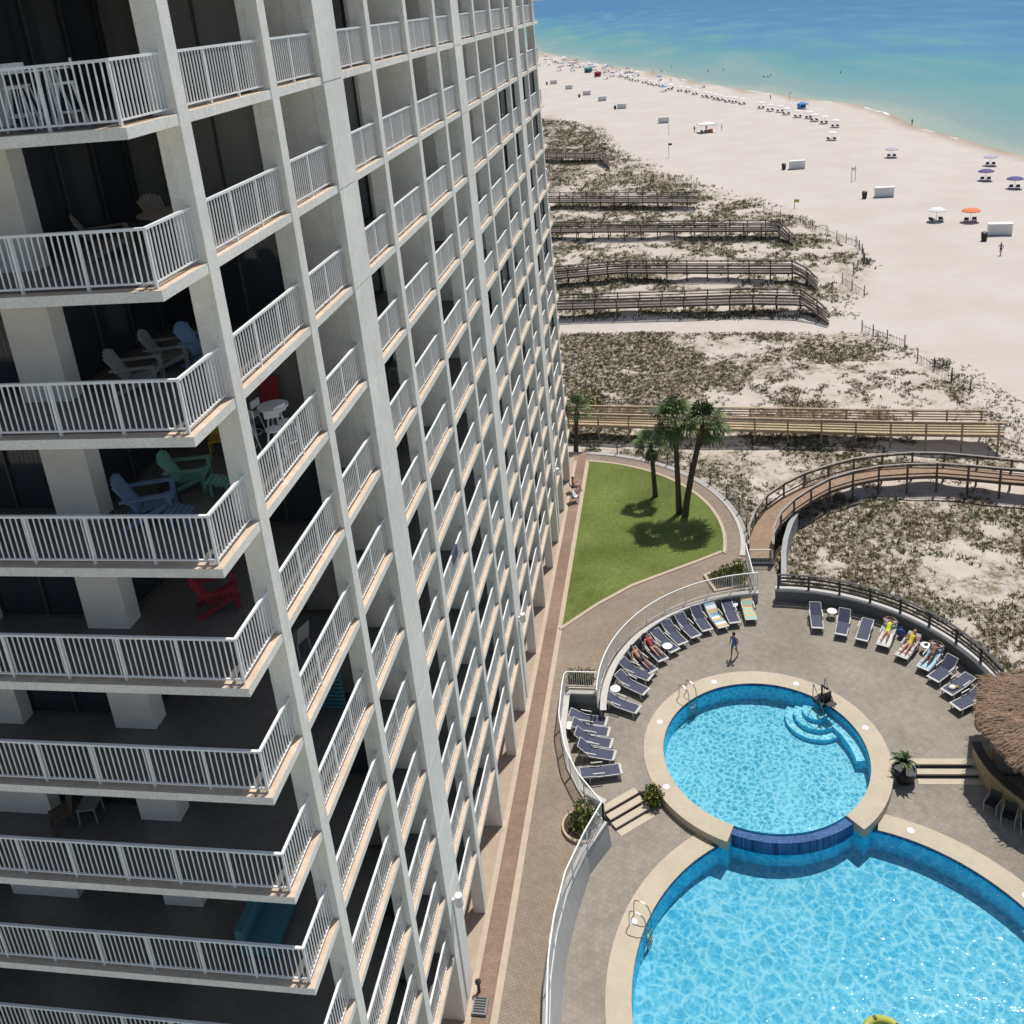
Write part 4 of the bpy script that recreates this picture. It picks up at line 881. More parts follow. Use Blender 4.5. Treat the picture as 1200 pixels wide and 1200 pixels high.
# ------------------------------------------------------------------ people
POSES = dict(
 stand=dict(pel=(0,0,.95), bel=(0,.0,1.1), che=(0,0,1.3), nek=(0,0,1.46), hed=(0,.02,1.57), top=(0,.01,1.67), sh=(.18,0,1.4), el=(.26,-.03,1.13), wr=(.27,.09,.9), hd=(.27,.13,.82), hp=(.09,0,.9), kn=(.1,.03,.5), an=(.1,-.02,.08), to=(.11,.15,.03)),
 walk=dict(pel=(0,0,.94), bel=(0,.01,1.09), che=(0,.03,1.29), nek=(0,.05,1.45), hed=(0,.08,1.56), top=(0,.07,1.66), sh=(.18,.03,1.39), el=(.26,-.1,1.15), wr=(.25,.02,.93), hd=(.25,.06,.85), hp=(.09,0,.9), kn=(.1,.16,.52), an=(.1,.2,.09), to=(.11,.37,.04), kn2=(.1,-.02,.5), an2=(.1,-.24,.13), to2=(.1,-.1,.04), el2=(.26,.1,1.13), wr2=(.24,.28,.98), hd2=(.24,.34,.95)),
 lie=dict(pel=(0,.16,.12), bel=(0,.3,.19), che=(0,.5,.33), nek=(0,.66,.45), hed=(0,.77,.53), top=(0,.86,.58), sh=(.18,.6,.4), el=(.3,.42,.28), wr=(.3,.2,.2), hd=(.3,.12,.17), hp=(.09,.1,.11), kn=(.13,-.3,.2), an=(.14,-.7,.07), to=(.18,-.8,.2), kn2=(.1,-.32,.12), an2=(.12,-.76,.07), to2=(.15,-.86,.2)),
 lieup=dict(pel=(0,.16,.12), bel=(0,.3,.19), che=(0,.5,.33), nek=(0,.66,.45), hed=(0,.77,.53), top=(0,.86,.58), sh=(.18,.6,.41), el=(.42,.72,.5), wr=(.2,.86,.58), hd=(.12,.88,.58), hp=(.09,.1,.11), kn=(.12,-.28,.3), an=(.12,-.66,.07), to=(.14,-.76,.2), kn2=(.12,-.32,.14), an2=(.14,-.74,.07), to2=(.18,-.84,.2)),
 sit=dict(pel=(0,0,.5), bel=(0,-.03,.64), che=(0,-.06,.84), nek=(0,-.06,1.), hed=(0,-.03,1.11), top=(0,-.04,1.21), sh=(.18,-.06,.94), el=(.27,.05,.7), wr=(.24,.28,.66), hd=(.23,.35,.64), hp=(.09,.03,.49), kn=(.12,.45,.5), an=(.12,.5,.08), to=(.13,.66,.03)))
def person(label, pose, mats, loc=(0,0,0), rz=0., detail=True, hair='hair_dark', face=(0,1,0), up=(0,0,1), hat=None, group=None):
    """mats: skin, torso, hips, thigh, shin material keys"""
    J = POSES[pose]; t = thing('person', label, 'person', loc, rz, group); vs = []; es = []; rad = []
    def v(p, r): vs.append(Vector(p)); rad.append(r); return len(vs)-1
    def e(a, b): es.append((a, b))
    pel = v(J['pel'], .125); bel = v(J['bel'], .115); che = v(J['che'], .135); nek = v(J['nek'], .052); hed = v(J['hed'], .088); top = v(J['top'], .07)
    for a, b in ((pel, bel), (bel, che), (che, nek), (nek, hed), (hed, top)): e(a, b)
    for s_ in (1, -1):
        X = lambda k: Vector(((J[k+'2'] if s_ < 0 and k+'2' in J else J[k])[0]*s_, *(J[k+'2'] if s_ < 0 and k+'2' in J else J[k])[1:]))
        sh = v(X('sh'), .062); el = v(X('el'), .042); wr = v(X('wr'), .03); hd = v(X('hd'), .034)
        for a, b in ((che, sh), (sh, el), (el, wr), (wr, hd)): e(a, b)
        if detail:
            d = (X('hd')-X('wr')).normalized(); sd_ = d.cross(Vector((s_, .2, .1))).normalized()
            for i in range(4):
                f = v(X('hd')+sd_*(.026*(i-1.5))+d*.05, .0095); g_ = v(X('hd')+sd_*(.027*(i-1.5))+d*(.085+.012*(1.5-abs(i-1.3)))+Vector((-.012*s_, 0, 0)), .008); e(hd, f); e(f, g_)
            f = v(X('hd')+sd_*.045+d*.0, .011); g_ = v(X('hd')+sd_*.065+d*.035, .009); e(hd, f); e(f, g_)
        hp = v(X('hp'), .092); kn = v(X('kn'), .06); an = v(X('an'), .038); to = v(X('to'), .032)
        cf = v(X('kn').lerp(X('an'), .35), .055)
        for a, b in ((pel, hp), (hp, kn), (kn, cf), (cf, an), (an, to)): e(a, b)
    me = bpy.data.meshes.new('body'); me.from_pydata([tuple(q) for q in vs], es, []); o = bpy.data.objects.new('body', me); COL.objects.link(o)
    mo = o.modifiers.new('s', 'SKIN'); mo.use_smooth_shade = True
    for i, r_ in enumerate(rad): me.skin_vertices[0].data[i].radius = (r_, r_)
    me.skin_vertices[0].data[0].use_root = True
    sb = o.modifiers.new('d', 'SUBSURF'); sb.levels = sb.render_levels = 1
    dg = bpy.context.evaluated_depsgraph_get(); dg.update(); m2 = bpy.data.meshes.new_from_object(o.evaluated_get(dg)); bpy.data.objects.remove(o); bpy.data.meshes.remove(me)
    m2.name = 'body'; m2.materials.clear()
    for k in mats: m2.materials.append(M[k])
    def near(c):
        def ds(a, b): a = Vector(a); b = Vector(b); d = b-a; q = max(0, min(1, (c-a).dot(d)/d.length_squared)); return (c-a-d*q).length
        best = (9, 0)
        cand = [(J['nek'], J['top'], 0, .0), (Vector(J['bel']).lerp(Vector(J['pel']), .3), J['che'], 1, .02), (Vector(J['che']), Vector(J['nek']).lerp(Vector(J['che']), .35), 1, .03), (J['pel'], Vector(J['pel']).lerp(Vector(J['bel']), .4), 2, .02)]
        for s_ in (1, -1):
            X = lambda k: Vector(((J[k+'2'] if s_ < 0 and k+'2' in J else J[k])[0]*s_, *(J[k+'2'] if s_ < 0 and k+'2' in J else J[k])[1:]))
            cand += [(X('sh'), X('sh').lerp(X('el'), .4), 1 if len(mats) > 5 else 0, .0), (X('sh').lerp(X('el'), .4), X('hd'), 0, 0), (X('hp'), X('hp').lerp(X('kn'), .55), 3, .01), (X('hp').lerp(X('kn'), .55), X('kn'), 4, 0), (X('kn'), X('to'), 4, 0)]
        for a, b, mi, bon in cand:
            d = ds(a, b)-bon
            if d < best[0]: best = (d, mi)
        return best[1]
    for p_ in m2.polygons: p_.material_index = min(near(p_.center), len(mats)-1); p_.use_smooth = True
    o = bpy.data.objects.new('body', m2); COL.objects.link(o); o.parent = t
    ax = (Vector(J['top'])-Vector(J['nek'])).normalized(); fr = Vector((0, 1, 0)) if pose in ('stand', 'walk', 'sit') else Vector((0, -.55, .83)); fr = (fr-ax*fr.dot(ax)).normalized(); hc = Vector(J['hed'])+ax*.03
    b = MB(); b.blob((0, 0, 0), .098, .105, .11, 10, 7); X_ = fr.cross(ax); Mx = Matrix((( X_.x, fr.x, ax.x, 0), (X_.y, fr.y, ax.y, 0), (X_.z, fr.z, ax.z, 0), (0, 0, 0, 1)))
    b.xf(Matrix.Translation(hc-fr*.025+ax*.03) @ Mx); b.build('hair', M[hair], t, True)
    if detail:
        b = MB()
        for s_ in (-1, 1): b.blob((s_*.035, .082, .005), .014, .01, .009, 6, 4)
        b.blob((0, .082, -.052), .024, .008, .008, 6, 4); b.xf(Matrix.Translation(hc-ax*.02) @ Mx); b.build('eyes_and_mouth', M['hair_dark'], t)
        b = MB(); b.blob((0, .098, -.02), .014, .022, .022, 6, 4); b.xf(Matrix.Translation(hc-ax*.02) @ Mx); b.build('nose', M[mats[0]], t, True)
    if hat:
        b = MB(); b.lathe([(.24, 0), (.24, .012), (.125, .02), (.115, .1), (.05, .125)], 14); b.xf(Matrix.Translation(hc+ax*.06) @ Mx); b.build('sun_hat', M[hat], t, True)
    return t

# ------------------------------------------------------------------ loungers and tables
def make_lounger(label, loc, rz, group, rise=.415):
    """y axis runs from the foot to the head"""
    t = thing('sun_lounger', label, 'sun lounger', loc, rz, group); f = MB()
    for s_ in (-1, 1):
        f.bar((s_*.33, -1., .34), (s_*.33, .78, .34), .045, .05)
    for y in (-1., .78): f.bar((-.33, y, .34), (.33, y, .34), .05, .05)
    f.build('frame', M['frame'], t)
    b = MB(); b.bar((-.35, -1.0, .365), (.35, -1.0, .365), .13, .035); b.build('foot_bar', M['frame'], t)
    for s_ in (-1, 1):
        for y in (-.82, .55): b = MB(); b.bar((s_*.33, y, .32), (s_*.34, y-.05*(1 if y < 0 else -1), 0), .045, .045); b.build('leg', M['frame'], t)
    b = MB(); b.box(-.305, .305, -.95, .2, .355, .375); b.build('sling_seat', M['navy'], t)
    b = MB(); a0 = Vector((0, .2, .365)); a1 = Vector((0, .2+math.sqrt(.608-rise*rise), .365+rise))
    b.bar(a0, a1, .61, .02); b.build('sling_backrest', M['navy'], t)
    b = MB()
    for s_ in (-1, 1): b.bar((s_*.325, .2, .37), (s_*.325, a1.y+.01, a1.z+.01), .035, .035)
    b.bar((-.33, a1.y+.01, a1.z+.01), (.33, a1.y+.01, a1.z+.01), .035, .035); b.build('backrest_frame', M['frame'], t)
    for s_ in (-1, 1):
        b = MB(); b.bar((s_*.36, -.12, .36), (s_*.36, -.12, .56), .03, .03); b.bar((s_*.36, -.16, .57), (s_*.36, .42, .6), .055, .025); b.build('armrest', M['frame'], t)
    return t
def place(h, f): return ((h[0]+f[0])/2, (h[1]+f[1])/2, ZU), math.atan2(h[1]-f[1], h[0]-f[0])-math.pi/2
ordn = ['first', 'second', 'third', 'fourth', 'fifth', 'sixth', 'seventh', 'eighth', 'ninth', 'tenth', 'eleventh', 'twelfth']
lo0 = {}; LG = {}; people_on = {('LOUNGERS_EAST', 3), ('LOUNGERS_EAST', 4), ('LOUNGERS_EAST', 5), ('LOUNGERS_ARC', 3), ('LOUNGERS_ARC', 4), ('LOUNGERS_ARC', 9), ('LOUNGERS_ARC', 11)}
for key, grp, lab in (('LOUNGERS_ARC', 'loungers under the long white railing', '{} navy lounger from the low end of the arc under the long white railing'), ('LOUNGERS_LOW', 'loungers beside the hedge planter', '{} navy lounger from the hedge in the low row beside the walkway wall'), ('LOUNGERS_EAST', 'loungers along the dark wooden fence', '{} navy lounger from the gate in the row along the dark fence')):
    for i, (h, f) in enumerate(D[key]):
        p, rz = place(h, f); l_ = lab.format(ordn[i])
        rise = .415 if (key, i) in people_on else (.415, .52, .30, .46, .06)[(i*3+len(key)) % 5]; rz += R(random.uniform(-4, 4))
        if rise not in lo0: lo0[rise] = make_lounger(l_, p, rz, grp, rise)
        else: dup(lo0[rise], p, rz, l_, grp)
        LG[key, i] = (p, rz)
def on_lounger(key, i, z=.375): p, rz = LG[key, i]; return (p[0], p[1], p[2]+z), rz
def towel(label, key, i, m, stripes=None):
    p, rz = on_lounger(key, i); b = MB()
    ys = [-.93+.1*k for k in range(11)]+[.2]; prof = [(y, .012) for y in ys]+[(.2+.66*k/6, .02+.415*k/6) for k in range(1, 7)]
    for j, (a, c) in enumerate(zip(prof, prof[1:])):
        mi = 0 if not stripes else (j//2) % (1+len(stripes)); b.add([(-.33, a[0], a[1]), (.33, a[0], a[1]), (.33, c[0], c[1]), (-.33, c[0], c[1])], [(0, 1, 2, 3)], mi)
        for s_ in (-1, 1): b.add([(s_*.33, a[0], a[1]), (s_*.33, c[0], c[1]), (s_*.37, c[0], c[1]-.12), (s_*.37, a[0], a[1]-.12)], [(0, 1, 2, 3)], mi)
    o = b.build('towel', [M[m]]+[M[q] for q in stripes or []], None, loc=p); o.rotation_euler = (0, 0, rz); return tag(o, label, 'towel')
plain('tw_sand', (.55, .40, .22)); plain('tw_blue', (.2, .38, .5)); plain('tw_mint', (.30, .50, .40)); plain('tw_aqua', (.35, .52, .58)); plain('tw_pale', (.55, .55, .53)); plain('tw_rose', (.42, .2, .22))
towel('striped sand, white and blue towel spread on a lounger', 'LOUNGERS_ARC', 9, 'tw_sand', ['cloth_white', 'tw_blue'])
towel('mint green and sand towel on the lounger nearest the gate wall', 'LOUNGERS_ARC', 11, 'tw_mint', ['tw_sand'])
towel('pale towel under the sunbather in neon yellow', 'LOUNGERS_EAST', 3, 'tw_pale')
towel('pink and grey towel under the sunbather in golden yellow', 'LOUNGERS_EAST', 4, 'tw_pale', ['tw_rose'])
towel('aqua towel under the bronzed man with raised arms', 'LOUNGERS_EAST', 5, 'tw_aqua')
for lab, key, i, pose, mats, hair, hat in (
  ('sunbather in a neon yellow swimsuit lying back on a lounger', 'LOUNGERS_EAST', 3, 'lieup', ('skin', 'cloth_neon', 'cloth_neon', 'skin', 'skin'), 'hair_dark', None),
  ('sunbather in a golden yellow bikini lying back on a lounger', 'LOUNGERS_EAST', 4, 'lie', ('skin', 'cloth_yellow', 'cloth_yellow', 'skin', 'skin'), 'hair_blond', None),
  ('bronzed man in dark trunks lying with raised arms on a lounger', 'LOUNGERS_EAST', 5, 'lieup', ('skin_dark', 'skin_dark', 'cloth_black', 'cloth_black', 'skin_dark'), 'hair_dark', None),
  ('bare chested person lying on a lounger under the long white railing', 'LOUNGERS_ARC', 3, 'lie', ('skin', 'skin', 'cloth_black', 'cloth_black', 'skin'), 'hair_dark', None),
  ('person in a straw sun hat reclining under the long white railing', 'LOUNGERS_ARC', 4, 'lie', ('skin', 'cloth_red', 'cloth_black', 'skin', 'skin'), 'hair_dark', 'hat')):
    p, rz = on_lounger(key, i, .385); person(lab, pose, mats, p, rz, True, hair, hat=hat)
mx, my = D['MAN'][0]
person('man in blue shorts walking across the terrace', 'walk', ('skin', 'cloth_blue', 'cloth_blue', 'cloth_blue', 'skin'), (mx, my, ZU), R(150), True)
def round_side_table(label, x, y):
    t = thing('side_table', label, 'side table', (x, y, ZU), 0, 'white side tables on the terrace'); b = MB(); b.lathe([(.27, .42), (.29, .43), (.29, .46), (.0, .465)], 18); b.build('table_top', M['white'], t)
    for i in range(4): a = R(45+90*i); b = MB(); b.tube([(.2*math.cos(a), .2*math.sin(a), .42), (.25*math.cos(a), .25*math.sin(a), 0)], .022, 6); b.build('leg', M['white'], t)
    return t
for (x, y), lab in zip(D['TABLES'], ('white round table between the striped towel and the mint towel', 'white round table among the navy loungers behind the hatted person', 'white round table at the low end of the lounger arc', 'white round table between the first two loungers by the dark fence', 'white round table beside the bronzed man', 'white round table against the wall of the low lounger row')): round_side_table(lab, x, y)
tx, ty = D['TABLES'][4]
b = MB(); b.blob((tx, ty, ZU+.5), .1, .08, .05); b.blob((tx+.08, ty+.06, ZU+.5), .06, .05, .04); tag(b.build('bag', M['cloth_black'], smooth=True), 'small dark bag on the table beside the bronzed man', 'bag')
p, rz = on_lounger('LOUNGERS_EAST', 7, .38); b = MB(); b.blob((0, -.55, .06), .17, .2, .09); b.blob((.1, -.35, .05), .12, .12, .07, mi=1); o = b.build('clothes', [M['cloth_white'], M['yel']], smooth=True, loc=p); o.rotation_euler = (0, 0, rz); tag(o, 'white and tan clothes heaped on a lounger by the thatched bar', 'clothes')
p, rz = on_lounger('LOUNGERS_EAST', 3, 0); b = MB(); b.blob((.62, .62, .3), .2, .16, .3); b.tube([(.5, .62, .5), (.52, .62, .72), (.72, .62, .72), (.74, .62, .5)], .015, 5); o = b.build('beach_bag', M['cloth_blue'], smooth=True, loc=p); o.rotation_euler = (0, 0, rz); tag(o, 'blue beach bag standing between the two sunbathers in yellow', 'bag')
# pool ladders, lift and float
def ladder(label, c, r_, deg, z, cat='pool ladder'):
    t = thing('pool_ladder', label, cat, (0, 0, 0), group='pool ladders'); u = Vector((math.cos(R(deg)), math.sin(R(deg)), 0)); s_ = Vector((-u.y, u.x, 0)); o = Vector((*c, 0))+u*r_
    for k in (-1, 1):
        b = MB(); P = [o+u*.62+s_*.27*k+Vector((0, 0, z)), o+u*.6+s_*.27*k+Vector((0, 0, z+.8)), o+u*.42+s_*.27*k+Vector((0, 0, z+.93)), o-u*.02+s_*.27*k+Vector((0, 0, z+.82)), o-u*.14+s_*.27*k+Vector((0, 0, z+.45)), o-u*.14+s_*.27*k+Vector((0, 0, z-1.1))]
        b.tube(smooth_line([tuple(q) for q in P], 1), .024, 6); b.build('handrail', M['steel'], t)
    for j in range(3): b = MB(); h = z-.35-.28*j; b.bar(o-u*.14-s_*.27+Vector((0, 0, h)), o-u*.14+s_*.27+Vector((0, 0, h)), .09, .03, up=(0, 0, 1)); b.build('tread', M['steel'], t)
    return t
ladder('steel ladder on the smaller pool below the hatted person', C1, R1, math.degrees(math.atan2(42.85-C1[1], 8.51-C1[0])), ZU)
ladder('steel ladder on the larger pool near the sloping wall', C2, R2, math.degrees(math.atan2(29.55-C2[1], 6.54-C2[0])), ZL)
t = thing('pool_lift', 'black pool lift with a seat and tall handrail at the pool steps', 'pool lift', (15.45, 42.75, ZU), R(35)); b = MB(); b.box(-.3, .3, -.35, .35, .03, .28); b.lathe([(.2, .28), (.2, .5), (.12, .55)], 12); b.build('base', M['black'], t)
b = MB(); b.tube([(0, 0, .5), (0, 0, 1.15), (-.1, -.5, 1.3)], .06, 8); b.build('arm', M['black'], t)
b = MB(); b.box(-.28, .22, -.85, -.4, .42, .5); b.box(-.28, .22, -.45, -.38, .5, 1.0); b.build('seat', M['black'], t)
for s_ in (-.35, .42): b = MB(); b.tube([(s_, -.6, -.2), (s_-.25, -.5, .75), (s_-.1, .1, 1.3), (s_, .25, 1.2), (s_, .3, .02)], .025, 6); b.build('handrail', M['steel'], t)
fx, fy = D['FLOAT'][0]
t = thing('pool_float', 'yellow green inflatable float on the larger pool', 'pool float', (15.2, 26.0, -1.3)); b = MB(); pts = [(.62*math.cos(R(a)), .5*math.sin(R(a)), .03) for a in range(0, 361, 20)]; b.tube(pts, .15, 8, caps=False); b.build('ring', M['lime'], t, True)
rnd = random.Random(2); b = MB()
for i in range(10): a = rnd.uniform(0, 6.28); q = Vector((.62*math.cos(a), .5*math.sin(a), .15)); b.blob(q, .1, .1, .06, 6, 4)
b.build('leaf_pattern_bumps', M['leaf_b'], t, True)

# ------------------------------------------------------------------ thatched bar
t = thing('beach_bar', 'round bar hut with a brown thatched roof and bamboo counter', 'hut', (0, 0, 0))
cx, cy = 26.9, 38.6
eave = [(22.72, 41.8), (21.68, 38.7), (22.55, 36.1), (24.5, 34.4), (27.5, 32.9), (30.6, 34.3), (32.2, 37.6), (31.4, 40.6), (28.6, 42.2), (25.2, 42.4)]
ez = 1.9; az_ = 2.95; rnd = random.Random(9); b = MB()
EV = resample(eave+eave[:1], .18)[:-1]; ne = len(EV); rings = []
for j in range(11):
    f = j/10; rr = []
    for i, (x, y) in enumerate(EV):
        w_ = .13*noise.noise(Vector((x*1.7, y*1.7, f*7)))+rnd.uniform(-.035, .035)
        rr.append((x+(cx-x)*f*.97, y+(cy-y)*f*.97, ez+(az_-ez)*(f**.92)+w_-(.22*rnd.random() if j == 0 else 0)))
    rings.append(rr)
for j in range(10): b.add(rings[j]+rings[j+1], [(i, (i+1) % ne, ne+(i+1) % ne, ne+i) for i in range(ne)])
b.add([rings[0][i] for i in range(ne)]+[(x, y, z-.22) for x, y, z in rings[0]], [(i+ne, (i+1) % ne+ne, (i+1) % ne, i) for i in range(ne)])
b.add([(x, y, z-.2) for x, y, z in rings[0]]+[(cx, cy, az_-.4)], [((i+1) % ne, i, ne) for i in range(ne)])
th = mat('thatch_straw', (.25, .17, .11), .95, .4, 9.)
for i in range(5200):                       # loose straw ends
    k = rnd.randrange(ne); f = rnd.random()**1.3*.9; x, y = EV[k]; p = Vector((x+(cx-x)*f*.97, y+(cy-y)*f*.97, ez+(az_-ez)*(f**.92)+.04)); o = Vector((x-cx, y-cy, 0)).normalized(); d = (o+Vector((rnd.gauss(0, .3), rnd.gauss(0, .3), -.42+rnd.gauss(0, .2)))).normalized(); s_ = d.cross(Vector((0, 0, 1))).normalized()*.018; l = rnd.uniform(.12, .32)
    b.add([p-s_, p+s_, p+d*l+s_*.4, p+d*l-s_*.4], [(0, 1, 2, 3)], 1)
b.build('thatched_roof', [M['thatch'], th], t)
cpts = arc((27.0, 39.2), 5.05, 178, 292, 22)
b = MB()
for h in range(9):
    for p_, q_ in zip(cpts, cpts[1:]): b.bar((*p_, ZL+.1+.13*h), (*q_, ZL+.1+.13*h), .04, .085)
b.build('counter_front', M['bamboo'], t)
b = MB(); A = offset(cpts, .32); B_ = offset(cpts, -.12); b.loft([(*p, .1) for p in B_], [(*p, .1) for p in A]); b.loft([(*p, .03) for p in B_], [(*p, .1) for p in B_]); b.build('counter_top', M['wood_dark'], t)
for a in (175, 215, 255, 295, 340, 30, 80, 130): x, y = 27+4.3*math.cos(R(a)), 38.8+4.3*math.sin(R(a)); b = MB(); b.tube([(x, y, ZL), (x, y, 1.8)], .1, 8); b.build('post', M['bamboo'], t)
b = MB(); b.box(25.6, 28.6, 38, 40.6, ZL, 1.6); b.build('back_bar', M['wood_dark'], t)
def patio_chair(label, loc, rz, m='black', fm='frame', group=None):
    t = thing('patio_chair', label, 'chair', loc, rz, group); b = MB(); b.box(-.26, .26, -.25, .25, .42, .46); b.build('seat', M[m], t)
    b = MB(); b.bar((0, -.25, .46), (0, -.36, .9), .5, .025); b.build('backrest', M[m], t)
    for s_ in (-1, 1):
        b = MB(); b.tube([(s_*.28, .26, 0), (s_*.28, .27, .62), (s_*.28, -.3, .66)], .018, 5); b.build('armrest', M[fm], t)
        b = MB(); b.tube([(s_*.27, -.24, .45), (s_*.27, -.34, 0)], .018, 5); b.build('leg', M[fm], t)
    return t
b0 = None
for i, (x, y) in enumerate(((22.0, 36.5), (22.5, 35.85), (23.1, 35.3))):
    lab = 'black metal framed chair in the shade of the thatched bar, '+('nearest the steps', 'middle of three', 'at the frame edge')[i]
    if b0 is None: b0 = patio_chair(lab, (x, y, ZL), R(140), group='chairs at the thatched bar')
    else: dup(b0, (x, y, ZL), R(140+12*i), lab)
# couple on chairs by the tower
for i, ((x, y), lab) in enumerate(zip(D['CHAIR_PERSON'], ('dark folding chair under the person in pink by the tower', 'empty dark folding chair with a pale towel by the tower'))): patio_chair(lab, (x+.25, y, .01), R(-70), 'cloth_black')
x, y = D['CHAIR_PERSON'][0]; person('person in a pink top sitting on a folding chair by the tower', 'sit', ('skin_pale', 'cloth_pink', 'cloth_red', 'skin_pale', 'skin_pale'), (x+.25, y, 0), R(-70), True)
x, y = D['CHAIR_PERSON'][1]; b = MB(); b.bar((x+.28, y, .48), (x+.1, y+.06, .95), .4, .03); b.box(x+.1, x+.45, y-.2, y+.2, .465, .49); tag(b.build('towel', M['cloth_white']), 'pale towel on the empty folding chair by the tower', 'towel')
t = thing('path_light', 'small dark bollard beside the nearest pilaster foot', 'bollard', (.35, 25.35, 0)); b = MB(); b.tube([(0, 0, 0), (0, 0, .55)], .06, 8); b.build('post', M['black'], t); b = MB(); b.lathe([(.12, .5), (.12, .56), (.03, .62)], 10); b.build('cap', M['black'], t)
t = thing('drain_box', 'grey utility box on the path by the nearest pilaster foot', 'utility box', (.5, 24.75, 0)); b = MB(); b.box(-.28, .28, -.32, .32, 0, .12); b.build('body', mat('grey_metal', (.2, .2, .2), .6), t); b = MB(); [b.box(-.22, .22, -.25+.1*i, -.2+.1*i, .12, .135) for i in range(6)]; b.build('grille', M['black'], t)
# ------------------------------------------------------------------ dune plants
rnd = random.Random(11)
def tuft(b, x, y, z, s, mi, n):
    for _ in range(n):
        a = rnd.uniform(0, 6.283); l = s*rnd.uniform(.5, 1.15); t_ = rnd.uniform(.5, 2.6); d = Vector((math.cos(a)*t_, math.sin(a)*t_, 1)).normalized(); w_ = Vector((-math.sin(a), math.cos(a), 0))*l*.10
        o = Vector((x+rnd.uniform(-.25, .25)*s, y+rnd.uniform(-.25, .25)*s, z-.03)); e = o+d*l; m_ = o+d*l*.55+Vector((0, 0, .05*l))
        b.add([o-w_, o+w_, m_+w_*.8, e, m_-w_*.8], [(0, 1, 2, 3, 4)], mi)
gm = [mat('dune_olive', (.112, .10, .055), .9, .25, 2.), mat('dune_brown', (.155, .122, .078), .9, .25, 2.), mat('dune_green', (.095, .115, .038), .9, .25, 2.), mat('dune_dark', (.075, .064, .042), .9, .25, 2.), mat('dune_straw', (.30, .25, .16), .9, .25, 2.)]
b = MB(); cnt = 0
def scatter(x0, x1, y0, y1, per, smul, nb):
    global cnt
    n = int((x1-x0)*(y1-y0)*per)
    for _ in range(n):
        x = rnd.uniform(x0, x1); y = rnd.uniform(y0, y1)
        if (y < 72 and inside((x, y), RESORT)) or rnd.random() > density(x, y): continue
        g = fbm(x, y, 5., 2, 12.)
        q = rnd.random(); mi = 3 if q < .16 else 1 if q < .40 else 4 if q < .52 else 0
        if (y > 104 and q > .55) or (y < 76 and g > .12 and q > .4) or (76 < y < 96 and x < 6 and q > .35 and g > -.1): mi = 2
        tuft(b, x, y, ground_z(x, y), smul*rnd.uniform(.30, .72), mi, nb); cnt += 1
scatter(-6, 42, 44, 78, 26., .46, 7)
scatter(-12, 40, 78, 110, 20., .52, 7)
scatter(-14, 40, 110, 190, 6.5, .8, 6)
scatter(-36, 30, 190, 318, 3., 1.15, 5)
tag(b.build('dune_grass', gm), kind='stuff')
# bushes one can tell apart
for i, (x, y, r_, lab) in enumerate(((33.6, 129.0, .9, 'dark shrub at the seaward tip of the dunes beside the sand fence'), (33.7, 91.5, 1.0, 'dark low shrub alone on the sand near the end of the yellow boardwalk'), (24.3, 153.5, 1.0, 'dark shrub at the end of the middle grey boardwalk'))):
    shrub('dune_shrub', lab, 'shrub', (x, y, ground_z(x, y)), r_*1.3, r_, r_*.55, 420, .22, ['leaf_c', 'dead', 'leaf_a'], 70+i)
for i, (x, y, r_, lab) in enumerate(((-1.0, 80.5, 1.5, 'bright green bush behind the hidden palm at the tower corner'), (.3, 84.5, 1.9, 'bright green bush farther behind the tower corner'), (1.0, 73.6, .9, 'green bush under the yellow boardwalk beside the tower'))):
    shrub('green_bush', lab, 'shrub', (x, y, ground_z(x, y)), r_, r_*1.1, r_*.5, 600, .26, ['leaf_b', 'leaf_a', 'leaf_y'], 80+i)
# slatted sand fences
for i, (seg, lab) in enumerate(zip(D['SANDFENCE'], ('slatted sand fence beyond the end of the middle grey boardwalk', 'slatted sand fence along the bend of the dune edge', 'slatted sand fence running down the seaward dune corner', 'short slatted sand fence between the two nearest grey boardwalks', 'slatted sand fence near the dark shrub at the dune tip', 'slatted sand fence at the edge of the sand track', 'slatted sand fence behind the yellow boardwalk end', 'faint slatted sand fence at the far dune edge'))):
    t = thing('sand_fence', lab, 'sand fence'); b = MB()
    for x, y in resample(seg, .22):
        if rnd.random() < .8: z = ground_z(x, y); b.bar((x, y, z-.1), (x+rnd.gauss(0, .04), y+rnd.gauss(0, .04), z+rnd.uniform(.75, 1.15)), .05, .02)
    b.bar((*seg[0], ground_z(*seg[0])+.7), (*seg[-1], ground_z(*seg[-1])+.7), .03, .04); b.build('slats', M['rwood'], t)
    for x, y in resample(seg, 2.6): z = ground_z(x, y); b = MB(); b.bar((x, y, z-.2), (x, y, z+1.35), .09, .09); b.build('post', M['gwood'], t)

# ------------------------------------------------------------------ on the beach
def gz(p): return (p[0], p[1], ground_z(*p)-.01)
def box_cabin(label, p, rz, s=1.):
    t = thing('storage_box', label, 'storage box', gz(p), rz, 'white storage boxes on the beach'); b = MB(); b.box(-1.45*s, 1.45*s, -.55*s, .55*s, .08, 1.5*s)
    for x in (-.9, 0, .9): b.box(x*s-.02, x*s+.02, -.57*s, -.55*s, .1, 1.45*s)
    b.build('body', M['boxwhite'], t); b = MB(); b.prism([(-1.52*s, -.62*s), (1.52*s, -.62*s), (1.52*s, .62*s), (-1.52*s, .62*s)], 1.5*s, 1.62*s); b.build('lid', M['boxwhite'], t); return t
BL = ('big white storage box nearest the walking beachgoer', 'white storage box between the orange umbrella and the dunes', 'white storage box in the middle of the open beach', 'white storage box level with the pop-up tent', 'white storage box, fourth from the tower along the back of the beach', 'white storage box, third from the tower along the back of the beach', 'dark covered storage box near the tower edge', 'white storage box, second from the tower edge', 'white storage box closest to the tower edge')
